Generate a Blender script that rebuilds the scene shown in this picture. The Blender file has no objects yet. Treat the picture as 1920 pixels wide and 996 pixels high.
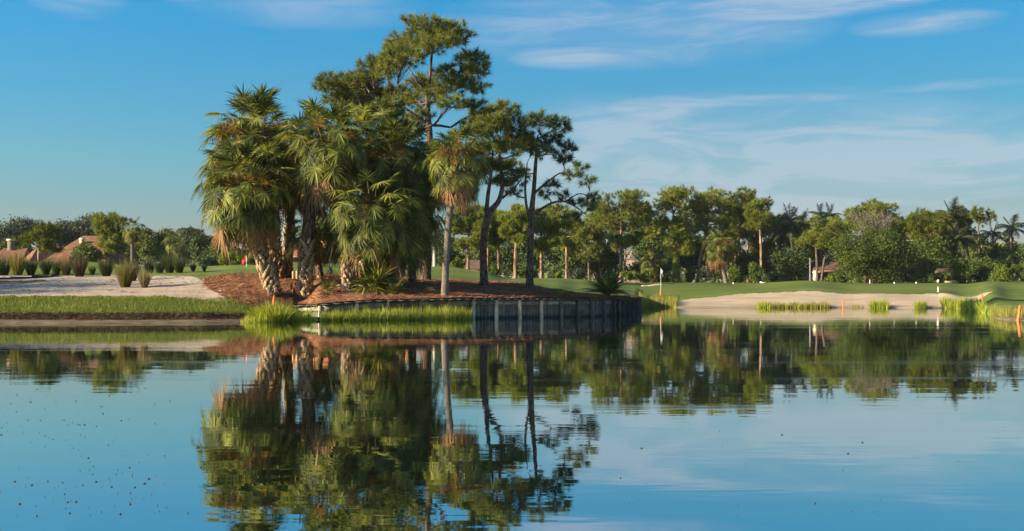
import bpy, math, random
import numpy as np
from mathutils import Vector, Matrix
random.seed(7)
RNG = np.random.default_rng(7)
SC = bpy.context.scene
COL = SC.collection
R = math.radians

# ------------------------------------------------------------------ camera
H = 1.12           # eye height above the water
F = 2000.0         # focal length in photograph pixels
HY = 550.0         # horizon row of the photograph
cam_d = bpy.data.cameras.new("camera")
cam = bpy.data.objects.new("camera", cam_d)
COL.objects.link(cam)
cam.location = (0, 0, H)
cam.rotation_euler = (R(90), 0, 0)
cam_d.sensor_width = 36
cam_d.lens = 36 * F / 1920
cam_d.shift_y = (HY - 498) / 1920
cam_d.clip_start = 0.1
cam_d.clip_end = 9000
SC.camera = cam
SC.view_settings.view_transform = 'Standard'
SC.view_settings.look = 'None'
SC.view_settings.gamma = 1
SC.view_settings.exposure = 1.45

# ------------------------------------------------------------------ sun and sky
SUN_EL, SUN_AZ = R(17.5), R(23)     # azimuth: from the left, turned this much towards the viewer
to_sun = Vector((-math.cos(SUN_AZ) * math.cos(SUN_EL), -math.sin(SUN_AZ) * math.cos(SUN_EL), math.sin(SUN_EL)))
sun_d = bpy.data.lights.new("sun", 'SUN')
sun_d.energy = 5.0
sun_d.angle = R(0.6)
sun_d.color = (1.0, 0.81, 0.56)
sun = bpy.data.objects.new("sun", sun_d)
COL.objects.link(sun)
sun.rotation_euler = to_sun.to_track_quat('Z', 'Y').to_euler()
sun.location = (-60, -10, 40)

class NT:
    """small node-tree helper"""
    def __init__(s, tree):
        s.t = tree; s.n = tree.nodes; s.l = tree.links
    def new(s, typ, **kw):
        n = s.n.new(typ)
        for k, v in kw.items(): setattr(n, k, v)
        return n
    def put(s, sock, v):
        if hasattr(v, 'is_output'): s.l.new(v, sock)
        elif v is not None:
            if sock.type == 'RGBA' and len(v) == 3: v = (*v, 1)
            sock.default_value = v
    def math(s, op, a, b=None, clamp=False):
        n = s.new('ShaderNodeMath', operation=op); n.use_clamp = clamp
        s.put(n.inputs[0], a)
        if b is not None: s.put(n.inputs[1], b)
        return n.outputs[0]
    def mix(s, f, a, b, blend='MIX'):
        n = s.new('ShaderNodeMix', data_type='RGBA', blend_type=blend)
        s.put(n.inputs[0], f); s.put(n.inputs[6], a); s.put(n.inputs[7], b)
        return n.outputs[2]
    def noise(s, vec, scale, detail=3, rough=0.5, dist=0.0):
        n = s.new('ShaderNodeTexNoise')
        s.put(n.inputs['Vector'], vec); n.inputs['Scale'].default_value = scale
        n.inputs['Detail'].default_value = detail; n.inputs['Roughness'].default_value = rough
        n.inputs['Distortion'].default_value = dist
        return n.outputs['Fac']
    def ramp(s, f, stops):
        n = s.new('ShaderNodeValToRGB'); s.put(n.inputs[0], f)
        e = n.color_ramp.elements
        while len(e) < len(stops): e.new(0.5)
        for el, (p, c) in zip(e, stops):
            el.position = p; el.color = (*c, 1) if len(c) == 3 else c
        return n.outputs[0]
    def maprange(s, v, a, b, c=0.0, d=1.0, smooth=True):
        n = s.new('ShaderNodeMapRange'); s.put(n.inputs[0], v)
        if smooth: n.interpolation_type = 'SMOOTHSTEP'
        for i, k in enumerate((a, b, c, d)): n.inputs[i + 1].default_value = k
        return n.outputs[0]

def make_world():
    w = bpy.data.worlds.new("World"); SC.world = w; w.use_nodes = True
    k = NT(w.node_tree); k.n.clear()
    sky = k.new('ShaderNodeTexSky', sky_type='NISHITA')
    sky.sun_disc = False
    sky.sun_elevation = SUN_EL
    sky.sun_rotation = math.atan2(to_sun.x, to_sun.y)
    sky.altitude = 0; sky.air_density = 1.0; sky.dust_density = 0.3; sky.ozone_density = 3.0
    tc = k.new('ShaderNodeTexCoord')
    sep = k.new('ShaderNodeSeparateXYZ'); k.l.new(tc.outputs['Generated'], sep.inputs[0])
    x, y, z = sep.outputs
    az = k.math('ARCTAN2', x, y)
    el = k.math('ARCSINE', z)
    # deeper azure away from the horizon, milky blue close to it (all round the sky)
    tint = k.ramp(k.maprange(el, 0.0, 0.55, smooth=False), [(0.0, SKY_LOW), (0.22, SKY_MID), (0.5, SKY_HIGH), (1.0, SKY_TOP)])
    base = k.mix(1.0, sky.outputs[0], tint, 'MULTIPLY')
    even = k.maprange(x, -.6, .6, 1.04, .70)          # smooth dimming towards the right, set by hand against the bright antisolar sky
    base = k.mix(1.0, base, even, 'MULTIPLY')
    comb = k.new('ShaderNodeCombineXYZ'); k.put(comb.inputs[0], az); k.put(comb.inputs[1], k.math('MULTIPLY', el, 5.5))
    v = comb.outputs[0]
    n1 = k.noise(v, 7.0, 8, 0.62, 0.8)
    n2 = k.noise(v, 1.7, 3, 0.5, 0.2)
    wisps = k.math('MULTIPLY', k.maprange(n1, 0.38, 0.70), 1.25)
    # thin cloud banks: (azimuth, elevation, half widths, strength)
    def A(px): return math.atan((px - 960) / F)
    def E(py): return math.atan((HY - py) / F)
    banks = [(1180, 55, 330, 60, .8), (1530, 28, 190, 20, 1.7), (1600, 12, 150, 12, 1.5), (1735, 78, 110, 18, .9), (1060, 112, 90, 14, .45),
             (1245, 206, 90, 18, .9), (1440, 198, 120, 9, .7), (1400, 300, 450, 95, 1.0), (1610, 316, 90, 22, .55),
             (1800, 190, 110, 8, .5), (1350, 245, 50, 12, .5), (1750, 330, 190, 50, .4), (140, 30, 75, 34, .65),
             (560, 14, 200, 40, .5), (60, 0, 120, 20, .5), (335, 18, 40, 9, .5), (1915, 12, 40, 22, .6), (1110, 320, 180, 110, .6), (1650, 360, 380, 90, .8)]
    tot = None
    for (px, py, rx, ry, s) in banks:
        a = k.math('DIVIDE', k.math('SUBTRACT', az, A(px)), rx / F * 1.25)
        e = k.math('DIVIDE', k.math('SUBTRACT', el, E(py)), ry / F * 1.35)
        r2 = k.math('ADD', k.math('MULTIPLY', a, a), k.math('MULTIPLY', e, e))
        g = k.math('MULTIPLY', k.math('SUBTRACT', 1.0, r2, clamp=True), s)
        tot = g if tot is None else k.math('ADD', tot, g)
    # the same sort of wisps carry on round the rest of the sky
    front = k.math('LESS_THAN', k.math('ABSOLUTE', az), 0.5)
    low = k.math('LESS_THAN', el, 0.28)
    inside = k.math('MULTIPLY', front, low)
    rest = k.math('MULTIPLY', k.maprange(n2, 0.5, 0.75), k.math('SUBTRACT', 1.0, inside))
    tot = k.math('ADD', tot, k.math('MULTIPLY', rest, 0.5))
    cl = k.math('MULTIPLY', tot, k.math('ADD', 0.35, k.math('MULTIPLY', wisps, 0.85)), clamp=True)
    cl = k.math('MULTIPLY', cl, 0.50, clamp=True)
    skyc = k.mix(cl, base, CLOUD_COL)
    bg = k.new('ShaderNodeBackground'); k.put(bg.inputs[0], skyc); bg.inputs[1].default_value = SKY_STR
    out = k.new('ShaderNodeOutputWorld'); k.l.new(bg.outputs[0], out.inputs[0])
SKY_STR = 0.10
SKY_LOW, SKY_MID, SKY_HIGH, SKY_TOP = (0.40, 0.235, 0.255), (0.285, 0.475, 0.475), (0.11, 0.59, 0.73), (0.85, 1.0, 1.05)
CLOUD_COL = (2.2, 2.35, 2.65)
make_world()

# ------------------------------------------------------------------ small helpers
def T(px, py, D):
    """point at depth D seen at photograph pixel (px, py)"""
    return np.array([(px - 960) * D / F, D, H + (HY - py) * D / F])
def Z(py, D): return H + (HY - py) * D / F

def link(o, parent=None):
    COL.objects.link(o)
    if parent is not None: o.parent = parent
    return o
def tag(o, label=None, cat=None, group=None, kind=None):
    if label: o['label'] = label
    if cat: o['category'] = cat
    if group: o['group'] = group
    if kind: o['kind'] = kind
    return o
def empty(name, loc, label=None, cat=None, group=None):
    o = bpy.data.objects.new(name, None); o.location = loc; o.empty_display_size = .2
    COL.objects.link(o)
    return tag(o, label, cat, group)

class MB:
    """collects quads and triangles; build() makes one mesh object"""
    def __init__(s): s.v = []; s.q = []; s.t = []; s.rq = []; s.rt = []; s.n = 0
    def add(s, V, Q=None, Tt=None, rq=None, rt=None):
        V = np.asarray(V, float).reshape(-1, 3)
        if Q is not None and len(Q):
            Q = np.asarray(Q, np.int64) + s.n; s.q.append(Q)
            s.rq.append(np.broadcast_to(np.asarray(0.5 if rq is None else rq, float), (len(Q),)))
        if Tt is not None and len(Tt):
            Tt = np.asarray(Tt, np.int64) + s.n; s.t.append(Tt)
            s.rt.append(np.broadcast_to(np.asarray(0.5 if rt is None else rt, float), (len(Tt),)))
        s.v.append(V); s.n += len(V)
    def box(s, c, size, rz=0.0, M=None, r=None, taper=1.0):
        hx, hy, hz = [d / 2 for d in size]
        P = np.array([[sx * hx * (taper if sz > 0 else 1), sy * hy * (taper if sz > 0 else 1), sz * hz]
                      for sz in (-1, 1) for (sx, sy) in ((-1, -1), (1, -1), (1, 1), (-1, 1))])
        if M is not None: P = P @ np.array(M.to_3x3()).T
        elif rz:
            ca, sa = math.cos(rz), math.sin(rz)
            P = P @ np.array([[ca, sa, 0], [-sa, ca, 0], [0, 0, 1]])
        s.add(P + np.asarray(c, float), [(0, 3, 2, 1), (4, 5, 6, 7), (0, 1, 5, 4), (1, 2, 6, 5), (2, 3, 7, 6), (3, 0, 4, 7)], rq=r)
    def tube(s, pts, rad, n=7, r=None, cap=True):
        pts = np.asarray(pts, float); m = len(pts)
        rad = np.broadcast_to(np.asarray(rad, float), (m,))
        tan = np.gradient(pts, axis=0); tan /= np.linalg.norm(tan, axis=1)[:, None] + 1e-9
        up = np.tile([0.0, 0.0, 1.0], (m, 1)); up[np.abs(tan[:, 2]) > .8] = (1, 0, 0)
        if np.abs(tan[:, 2]).max() > .8 and np.abs(tan[:, 2]).min() < .8: up[:] = (.6, .8, .0)
        a = np.cross(tan, up); a /= np.linalg.norm(a, axis=1)[:, None] + 1e-9
        b = np.cross(tan, a)
        th = np.linspace(0, 2 * np.pi, n, endpoint=False)
        V = pts[:, None] + rad[:, None, None] * (a[:, None] * np.cos(th)[None, :, None] + b[:, None] * np.sin(th)[None, :, None])
        i = np.arange(m - 1)[:, None] * n; j = np.arange(n)[None]; j2 = (j + 1) % n
        Q = np.stack([i + j, i + j2, i + n + j2, i + n + j], -1).reshape(-1, 4)
        V = V.reshape(-1, 3)
        if cap:
            V = np.vstack([V, pts[-1]]); k = len(V) - 1; o = (m - 1) * n
            s.add(V, Q, [(o + q, o + (q + 1) % n, k) for q in range(n)], rq=r, rt=r)
        else: s.add(V, Q, rq=r)
    def blades(s, base, d, side, L, W, droop, K=3, rnd=None, prof=None):
        """N curved tapering blades: base/d/side (N,3), L/W/droop (N,)"""
        base, d, side = [np.asarray(a, float) for a in (base, d, side)]
        N = len(base); L, W, droop = [np.broadcast_to(np.asarray(a, float), (N,)) for a in (L, W, droop)]
        t = np.linspace(0, 1, K + 1)
        if prof is None: prof = (1 - t) ** .7
        P = base[:, None] + d[:, None] * (L[:, None] * t)[..., None]
        P[..., 2] -= droop[:, None] * t[None] ** 2
        off = side[:, None] * (W[:, None] * .5 * np.asarray(prof)[None])[..., None]
        Lp, Rp = P[:, :K] - off[:, :K], P[:, :K] + off[:, :K]
        V = np.concatenate([Lp, Rp, P[:, K:]], 1)      # 2K+1 per blade
        nb = 2 * K + 1; o = (np.arange(N) * nb)[:, None]
        k = np.arange(K - 1)[None]
        Q = np.stack([o + k, o + K + k, o + K + k + 1, o + k + 1], -1).reshape(-1, 4)
        o = o[:, 0]
        Tr = np.stack([o + K - 1, o + 2 * K - 1, o + 2 * K], -1)
        if rnd is None: rnd = RNG.random(N)
        s.add(V.reshape(-1, 3), Q, Tr, rq=np.repeat(rnd, K - 1), rt=rnd)
    def tris(s, c, d, side, L, W, rnd=None):
        """N flat needles: one triangle each"""
        N = len(c); L = np.broadcast_to(L, (N,)); W = np.broadcast_to(W, (N,))
        V = np.stack([c - side * W[:, None] / 2, c + side * W[:, None] / 2, c + d * L[:, None]], 1)
        s.add(V.reshape(-1, 3), None, np.arange(3 * N).reshape(N, 3), rt=RNG.random(N) if rnd is None else rnd)
    def leaves(s, c, nrm, size, rnd=None, asp=.6):
        """N leaf-shaped quads centred at c facing nrm"""
        N = len(c)
        a = np.cross(nrm, unit(N)); a /= np.linalg.norm(a, axis=1)[:, None] + 1e-9
        b = np.cross(nrm, a); b /= np.linalg.norm(b, axis=1)[:, None] + 1e-9
        size = np.broadcast_to(size, (N,))[:, None]
        V = np.stack([c - a * size * .5, c - b * size * asp * .5, c + a * size * .5, c + b * size * asp * .5], 1)
        s.add(V.reshape(-1, 3), np.arange(4 * N).reshape(N, 4), rq=RNG.random(N) if rnd is None else rnd)
    def mesh(s, name, mat, smooth=False):
        me = bpy.data.meshes.new(name)
        V = np.concatenate(s.v) if s.v else np.zeros((0, 3))
        q = np.concatenate(s.q) if s.q else np.zeros((0, 4), np.int64)
        t = np.concatenate(s.t) if s.t else np.zeros((0, 3), np.int64)
        me.vertices.add(len(V)); me.vertices.foreach_set('co', V.astype(np.float32).ravel())
        me.loops.add(q.size + t.size)
        me.loops.foreach_set('vertex_index', np.concatenate([q.ravel(), t.ravel()]).astype(np.int32))
        me.polygons.add(len(q) + len(t))
        me.polygons.foreach_set('loop_start', np.concatenate([np.arange(len(q)) * 4, q.size + np.arange(len(t)) * 3]).astype(np.int32))
        me.update(calc_edges=True)
        rr = np.concatenate([*s.rq, *s.rt]) if (s.rq or s.rt) else np.zeros(0)
        at = me.attributes.new('rnd', 'FLOAT', 'FACE'); at.data.foreach_set('value', rr.astype(np.float32))
        if smooth: me.polygons.foreach_set('use_smooth', np.ones(len(me.polygons), bool))
        me.materials.append(mat)
        return me
    def build(s, name, mat, parent=None, smooth=False):
        return link(bpy.data.objects.new(name, s.mesh(name, mat, smooth)), parent)

def unit(N):
    v = RNG.normal(size=(N, 3)); return v / (np.linalg.norm(v, axis=1)[:, None] + 1e-9)
def nz(v): return v / (np.linalg.norm(v, axis=-1, keepdims=True) + 1e-9)

# ------------------------------------------------------------------ materials
def material(name):
    m = bpy.data.materials.new(name); m.use_nodes = True
    k = NT(m.node_tree); k.n.clear()
    out = k.new('ShaderNodeOutputMaterial'); return m, k, out
def principled(k, col, rough=.8, spec=.3, bump=None, bump_d=.02, bump_s=.6, metal=0.0):
    p = k.new('ShaderNodeBsdfPrincipled')
    k.put(p.inputs['Base Color'], col); k.put(p.inputs['Roughness'], rough)
    p.inputs['Specular IOR Level'].default_value = spec; p.inputs['Metallic'].default_value = metal
    if bump is not None:
        b = k.new('ShaderNodeBump'); b.inputs['Distance'].default_value = bump_d; b.inputs['Strength'].default_value = bump_s
        k.put(b.inputs['Height'], bump); k.l.new(b.outputs[0], p.inputs['Normal'])
    return p
def pos(k, scale=None):
    g = k.new('ShaderNodeNewGeometry').outputs['Position']
    if scale is None: return g
    m = k.new('ShaderNodeVectorMath', operation='MULTIPLY'); k.put(m.inputs[0], g); m.inputs[1].default_value = scale
    return m.outputs[0]
def objco(k, scale=(1, 1, 1)):
    g = k.new('ShaderNodeTexCoord').outputs['Object']
    m = k.new('ShaderNodeVectorMath', operation='MULTIPLY'); k.put(m.inputs[0], g); m.inputs[1].default_value = scale
    return m.outputs[0]

def leafmat(name, cols, trans=.35, rough=.55, spec=.35, objvar=.25):
    """thin leaf: cols = dark, mid, light; colour differs leaf by leaf and plant by plant"""
    m, k, out = material(name)
    a = k.new('ShaderNodeAttribute', attribute_name='rnd')
    oi = k.new('ShaderNodeObjectInfo')
    big = k.noise(pos(k), .9, 2, .5)
    f = k.math('ADD', k.math('MULTIPLY', a.outputs['Fac'], .75), k.math('MULTIPLY', k.math('SUBTRACT', big, .5), .9))
    f = k.math('ADD', f, k.math('MULTIPLY', k.math('SUBTRACT', oi.outputs['Random'], .4), objvar), clamp=True)
    c = k.ramp(f, [(0, cols[0]), (.5, cols[1]), (1, cols[2])])
    p = principled(k, c, rough, spec)
    tr = k.new('ShaderNodeBsdfTranslucent'); k.put(tr.inputs[0], k.mix(1.0, c, (1.25, 1.2, .6), 'MULTIPLY'))
    mx = k.new('ShaderNodeMixShader'); mx.inputs[0].default_value = trans
    k.l.new(p.outputs[0], mx.inputs[1]); k.l.new(tr.outputs[0], mx.inputs[2]); k.l.new(mx.outputs[0], out.inputs[0])
    return m
def plain(name, c1, c2, scale=8, rough=.8, spec=.3, stretch=(1, 1, 1), bump_d=.01, bump_s=.5, objvar=0.0, local=False, detail=5):
    m, k, out = material(name)
    v = objco(k, stretch) if local else pos(k, stretch)
    n = k.noise(v, scale, detail, .6)
    f = k.maprange(n, .3, .7)
    c = k.mix(f, c1, c2)
    if objvar:
        oi = k.new('ShaderNodeObjectInfo')
        c = k.mix(1.0, c, k.ramp(oi.outputs['Random'], [(0, (1 - objvar,) * 3), (1, (1 + objvar,) * 3)]), 'MULTIPLY')
    p = principled(k, c, rough, spec, n, bump_d, bump_s)
    k.l.new(p.outputs[0], out.inputs[0]); return m

M = {}
M['palm'] = leafmat('palm_leaf', ((.022, .036, .010), (.125, .150, .030), (.42, .41, .085)), .38, .55, .2, .5)
M['palm_old'] = leafmat('palm_leaf_yellowing', ((.08, .10, .02), (.20, .18, .045), (.34, .25, .08)), .32, .6, .15)
M['palm_dead'] = leafmat('dead_palm_leaf', ((.13, .075, .035), (.30, .185, .09), (.46, .31, .17)), .25, .8, .1)
M['flower'] = leafmat('palm_flower_stalks', ((.12, .065, .015), (.26, .15, .035), (.36, .23, .07)), .2, .8, .1)
M['needle'] = leafmat('pine_needles', ((.055, .072, .014), (.155, .180, .026), (.27, .27, .045)), .28, .5, .3)
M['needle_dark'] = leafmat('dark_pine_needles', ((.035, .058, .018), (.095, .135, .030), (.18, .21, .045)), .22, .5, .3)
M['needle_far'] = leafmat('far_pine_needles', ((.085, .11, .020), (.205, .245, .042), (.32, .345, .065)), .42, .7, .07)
M['needle_yellow'] = leafmat('yellowish_needles', ((.06, .08, .014), (.14, .165, .02), (.24, .25, .03)), .35, .7, .07)
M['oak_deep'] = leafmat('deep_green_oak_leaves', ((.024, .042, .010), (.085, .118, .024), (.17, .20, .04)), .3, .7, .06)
M['oak'] = leafmat('oak_leaves', ((.045, .064, .018), (.115, .145, .036), (.19, .22, .055)), .25, .7, .07)
M['oak_grey'] = leafmat('grey_oak_leaves', ((.05, .062, .038), (.095, .11, .066), (.15, .165, .10)), .2, .7, .07)
M['shrub'] = leafmat('shrub_leaves', ((.04, .07, .016), (.09, .135, .028), (.16, .20, .045)), .3, .7, .07)
M['lime'] = leafmat('bright_shrub_leaves', ((.07, .11, .015), (.15, .20, .025), (.25, .29, .04)), .4, .7, .07)
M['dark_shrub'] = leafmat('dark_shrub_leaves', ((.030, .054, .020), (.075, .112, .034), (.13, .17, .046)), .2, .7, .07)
M['coconut'] = leafmat('feather_palm_leaf', ((.035, .055, .022), (.075, .100, .038), (.13, .15, .06)), .3, .45, .45)
M['reed'] = leafmat('reed_blades', ((.12, .155, .015), (.26, .30, .025), (.42, .42, .06)), .4, .5, .3)
M['reed_dry'] = leafmat('dry_reed_blades', ((.13, .14, .03), (.27, .26, .05), (.42, .37, .11)), .35, .6, .2)
M['bunch'] = leafmat('bunch_grass_green', ((.020, .034, .012), (.050, .070, .020), (.10, .11, .035)), .3, .6, .2)
M['bunch_gold'] = leafmat('bunch_grass_gold', ((.07, .075, .018), (.17, .15, .035), (.30, .24, .08)), .3, .6, .2)
M['bunch_brown'] = leafmat('bunch_grass_brown', ((.030, .022, .012), (.075, .055, .025), (.14, .11, .05)), .2, .7, .2)
M['bunch_pale'] = leafmat('bunch_grass_pale', ((.12, .10, .045), (.22, .19, .09), (.33, .28, .15)), .25, .7, .2)
M['turf'] = leafmat('bank_grass', ((.06, .095, .014), (.12, .165, .024), (.20, .23, .045)), .35, .6, .2)
M['straw'] = leafmat('pine_straw', ((.10, .040, .022), (.22, .10, .055), (.36, .19, .11)), .1, .85, .1)
M['deadroot'] = leafmat('dry_roots', ((.06, .04, .025), (.15, .10, .06), (.26, .17, .10)), .1, .85, .1)

def bark(name, c1, c2, sc=9, st=(1, 1, .25)):
    m, k, out = material(name)
    n = k.noise(pos(k, st), sc, 6, .65, .4)
    v = k.new('ShaderNodeTexVoronoi'); v.feature = 'DISTANCE_TO_EDGE'
    k.put(v.inputs['Vector'], pos(k, st)); v.inputs['Scale'].default_value = sc * .8
    crack = k.maprange(v.outputs['Distance'], 0.0, .14)
    c = k.mix(k.maprange(n, .3, .7), c1, c2)
    c = k.mix(k.math('SUBTRACT', 1.0, crack), c, tuple(q * .4 for q in c1))
    h = k.math('ADD', n, k.math('MULTIPLY', crack, .5))
    p = principled(k, c, .9, .15, h, .03, .8)
    k.l.new(p.outputs[0], out.inputs[0]); return m
M['bark'] = bark('pine_bark', (.085, .058, .046), (.22, .155, .115))
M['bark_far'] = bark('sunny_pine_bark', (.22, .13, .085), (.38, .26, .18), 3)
M['bark_grey'] = bark('grey_bark', (.13, .11, .09), (.26, .225, .19), 5)
M['palm_trunk'] = bark('palm_trunk', (.15, .125, .10), (.28, .24, .20), 14, (1, 1, 2.2))
M['boot_trunk'] = bark('rough_palm_trunk', (.07, .047, .03), (.18, .125, .075), 8)
M['boot'] = plain('palm_leaf_bases', (.20, .135, .075), (.42, .31, .185), 7, .85, .15, (1, 1, 1), .02, .6, .3)
M['royal_trunk'] = plain('pale_palm_trunk', (.36, .32, .25), (.50, .45, .36), 4, .8, .2)

# ground materials
def lawn_mat():
    m, k, out = material('mown_grass')
    n1 = k.noise(pos(k, (.5, 1, 1)), .22, 4, .55)
    n2 = k.noise(pos(k), 2.3, 5, .65)
    n3 = k.noise(pos(k, (1, .7, 1)), 26, 4, .7)
    c = k.mix(k.maprange(n1, .35, .65), (.105, .145, .020), (.185, .21, .036))
    c = k.mix(k.math('MULTIPLY', k.maprange(n2, .45, .75), .45), c, (.17, .175, .045))
    wv = k.new('ShaderNodeTexWave'); wv.bands_direction = 'Y'; k.put(wv.inputs['Vector'], pos(k, (.12, .35, 0))); wv.inputs['Scale'].default_value = .35; wv.inputs['Distortion'].default_value = 2.5
    c = k.mix(k.math('MULTIPLY', wv.outputs['Fac'], .28), c, (.062, .105, .018))
    c = k.mix(k.math('MULTIPLY', k.maprange(n3, .3, .7), .5), c, (.06, .095, .018))
    p = principled(k, c, .9, .12, n3, .03, .7)
    k.l.new(p.outputs[0], out.inputs[0]); return m
def sand_mat(name, c1, c2, dark):
    m, k, out = material(name)
    n1 = k.noise(pos(k, (.35, 1.5, 1)), .8, 5, .6)
    n2 = k.noise(pos(k, (.6, 1.2, 1)), 5, 6, .7)
    n3 = k.noise(pos(k), 40, 3, .6)
    c = k.mix(k.maprange(n1, .35, .65), c1, c2)
    c = k.mix(k.math('MULTIPLY', k.maprange(n2, .56, .72), .55), c, dark)
    h = k.math('ADD', k.math('MULTIPLY', n2, 1.0), k.math('MULTIPLY', n3, .25))
    sp = k.new('ShaderNodeSeparateXYZ'); k.put(sp.inputs[0], pos(k))
    damp = k.math('SUBTRACT', 1.0, k.maprange(k.math('ADD', sp.outputs[2], k.math('MULTIPLY', n1, .25)), .12, .42))
    c = k.mix(k.math('MULTIPLY', damp, .65), c, tuple(q * .62 for q in dark))
    p = principled(k, c, .95, .1, h, .06, .8)
    k.l.new(p.outputs[0], out.inputs[0]); return m
def mulch_mat():
    m, k, out = material('pine_straw_mulch')
    n1 = k.noise(pos(k, (.4, 1, 1)), 1.0, 4, .6)
    n2 = k.noise(pos(k, (.6, 1.3, 1)), 9, 6, .75, .5)
    n3 = k.noise(pos(k, (.8, 1, 1)), 38, 4, .7, .3)
    c = k.mix(k.maprange(n1, .35, .65), (.24, .105, .052), (.36, .18, .095))
    c = k.mix(k.math('MULTIPLY', k.maprange(n2, .52, .7), .6), c, (.38, .22, .13))
    c = k.mix(k.math('MULTIPLY', k.maprange(n3, .5, .7), .7), c, (.075, .035, .022))
    h = k.math('ADD', n2, k.math('MULTIPLY', n3, .5))
    p = principled(k, c, .95, .08, h, .09, 1.0)
    k.l.new(p.outputs[0], out.inputs[0]); return m
M['lawn'] = lawn_mat()
M['sand'] = sand_mat('pale_sand', (.36, .28, .20), (.46, .37, .275), (.23, .175, .12))
M['sand2'] = sand_mat('lakeside_sand', (.40, .30, .19), (.48, .38, .255), (.31, .23, .15))
M['mulch'] = mulch_mat()
M['mud'] = plain('wet_mud', (.075, .058, .032), (.19, .15, .085), 3, .9, .12, (.5, 1.5, 1), .05, .8)
M['bed'] = plain('lake_bed', (.03, .035, .02), (.05, .05, .03), 1, .9, .1)

def water_mat():
    m, k, out = material('still_water')
    # small wind ripples, crests roughly along X
    sep = k.new('ShaderNodeSeparateXYZ'); k.put(sep.inputs[0], pos(k)); yy = sep.outputs[1]
    patch = k.maprange(k.noise(pos(k, (.05, .16, 1)), 1.0, 2, .5), .38, .62)
    r1 = k.noise(pos(k, (.35, 1.0, 1)), 2.2, 2, .5, .3)
    r2 = k.noise(pos(k, (.25, 1.0, 1)), 7.0, 2, .5, .3)
    r3 = k.noise(pos(k, (.3, 1.0, 1)), .6, 1, .4)
    h = k.math('ADD', k.math('MULTIPLY', r1, .0040), k.math('MULTIPLY', r3, .007))
    h = k.math('ADD', h, k.math('MULTIPLY', k.math('MULTIPLY', r2, .0011), k.math('ADD', .35, patch)))
    b = k.new('ShaderNodeBump'); b.inputs['Distance'].default_value = 1.0; b.inputs['Strength'].default_value = WATER_BUMP
    k.put(b.inputs['Height'], h)
    g = k.new('ShaderNodeBsdfGlossy'); g.inputs['Roughness'].default_value = .015; g.inputs['Color'].default_value = (.90, .93, .92, 1)
    k.l.new(b.outputs[0], g.inputs['Normal'])
    film = k.maprange(k.noise(pos(k, (.03, .45, 1)), 1.0, 4, .6), .52, .64)
    k.put(g.inputs['Roughness'], k.math('ADD', .012, k.math('MULTIPLY', film, .06)))
    d = k.new('ShaderNodeBsdfDiffuse'); d.inputs['Color'].default_value = (.006, .014, .010, 1)
    fr = k.new('ShaderNodeFresnel'); fr.inputs['IOR'].default_value = 1.33; k.l.new(b.outputs[0], fr.inputs['Normal'])
    f = k.math('ADD', k.math('MULTIPLY', fr.outputs[0], .33), .67, clamp=True)
    mx = k.new('ShaderNodeMixShader'); k.put(mx.inputs[0], f)
    k.l.new(d.outputs[0], mx.inputs[1]); k.l.new(g.outputs[0], mx.inputs[2]); k.l.new(mx.outputs[0], out.inputs[0])
    return m
WATER_BUMP = .3
M['water'] = water_mat()

M['plank'] = None
def plank_mat():
    m, k, out = material('weathered_bulkhead_timber')
    n1 = k.noise(objco(k, (14, 14, 1.2)), 1.6, 5, .65)
    n2 = k.noise(pos(k, (1, 1, 1)), 3.0, 4, .6)
    oi = k.new('ShaderNodeObjectInfo')
    sep = k.new('ShaderNodeSeparateXYZ'); k.put(sep.inputs[0], pos(k)); z = sep.outputs[2]
    c = k.mix(k.maprange(n1, .3, .7), (.040, .040, .032), (.155, .155, .125))
    c = k.mix(k.maprange(oi.outputs['Random'], 0, 1, 0, .45), c, (.25, .215, .155))
    alg = k.math('MULTIPLY', k.maprange(n2, .48, .62), k.math('SUBTRACT', 1.0, k.maprange(z, .25, .75)))
    c = k.mix(k.math('MULTIPLY', alg, .7), c, (.045, .058, .022))
    wet = k.math('SUBTRACT', 1.0, k.maprange(k.math('ADD', z, k.math('MULTIPLY', n2, .22)), .12, .30))
    c = k.mix(k.math('MULTIPLY', wet, .85), c, (.020, .026, .020))
    p = principled(k, c, .85, .2, n1, .008, .6)
    k.l.new(p.outputs[0], out.inputs[0]); return m
M['plank'] = plank_mat()
M['post'] = plain('weathered_post_timber', (.22, .17, .105), (.50, .41, .27), 2.2, .9, .15, (3, 3, .8), .02, .7, .5)
M['post_shaded'] = plain('shaded_post_timber', (.030, .028, .022), (.13, .12, .10), 2.2, .9, .15, (3, 3, .8), .02, .7, .5)  # same posts with the shade of the right end painted into the colour
M['waler'] = plain('grey_waler_timber', (.10, .10, .085), (.27, .265, .225), 2.0, .9, .15, (1, 1, 4), .01, .6, .3)
M['cap'] = plain('dark_cap_timber', (.035, .033, .030), (.10, .09, .075), 3, .9, .15, (1, 1, 1), .01, .5)
M['pvc'] = plain('white_paint', (.74, .72, .68), (.80, .78, .74), 3, .5, .4)
M['orange'] = plain('orange_paint', (.75, .13, .03), (.85, .19, .05), 6, .6, .4)
M['redflag'] = plain('red_flag_cloth', (.62, .03, .035), (.75, .05, .05), 4, .7, .2)
M['whiteflag'] = plain('white_flag_cloth', (.70, .70, .70), (.8, .8, .8), 4, .7, .2)
M['tile'] = plain('clay_roof_tiles', (.125, .060, .036), (.225, .118, .07), 1.6, .85, .2, (1, 1, 1), .03, .7)
M['tile_orange'] = plain('orange_roof_tiles', (.42, .15, .06), (.58, .25, .11), 1.6, .85, .2, (1, 1, 1), .03, .7)
M['tile_grey'] = plain('grey_roof_tiles', (.13, .11, .10), (.22, .19, .17), 1.5, .85, .2, (1, 1, 1), .03, .7)
M['tile_brown'] = plain('brown_roof_tiles', (.085, .052, .042), (.15, .095, .075), 1.5, .85, .2, (1, 1, 1), .03, .7)
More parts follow.
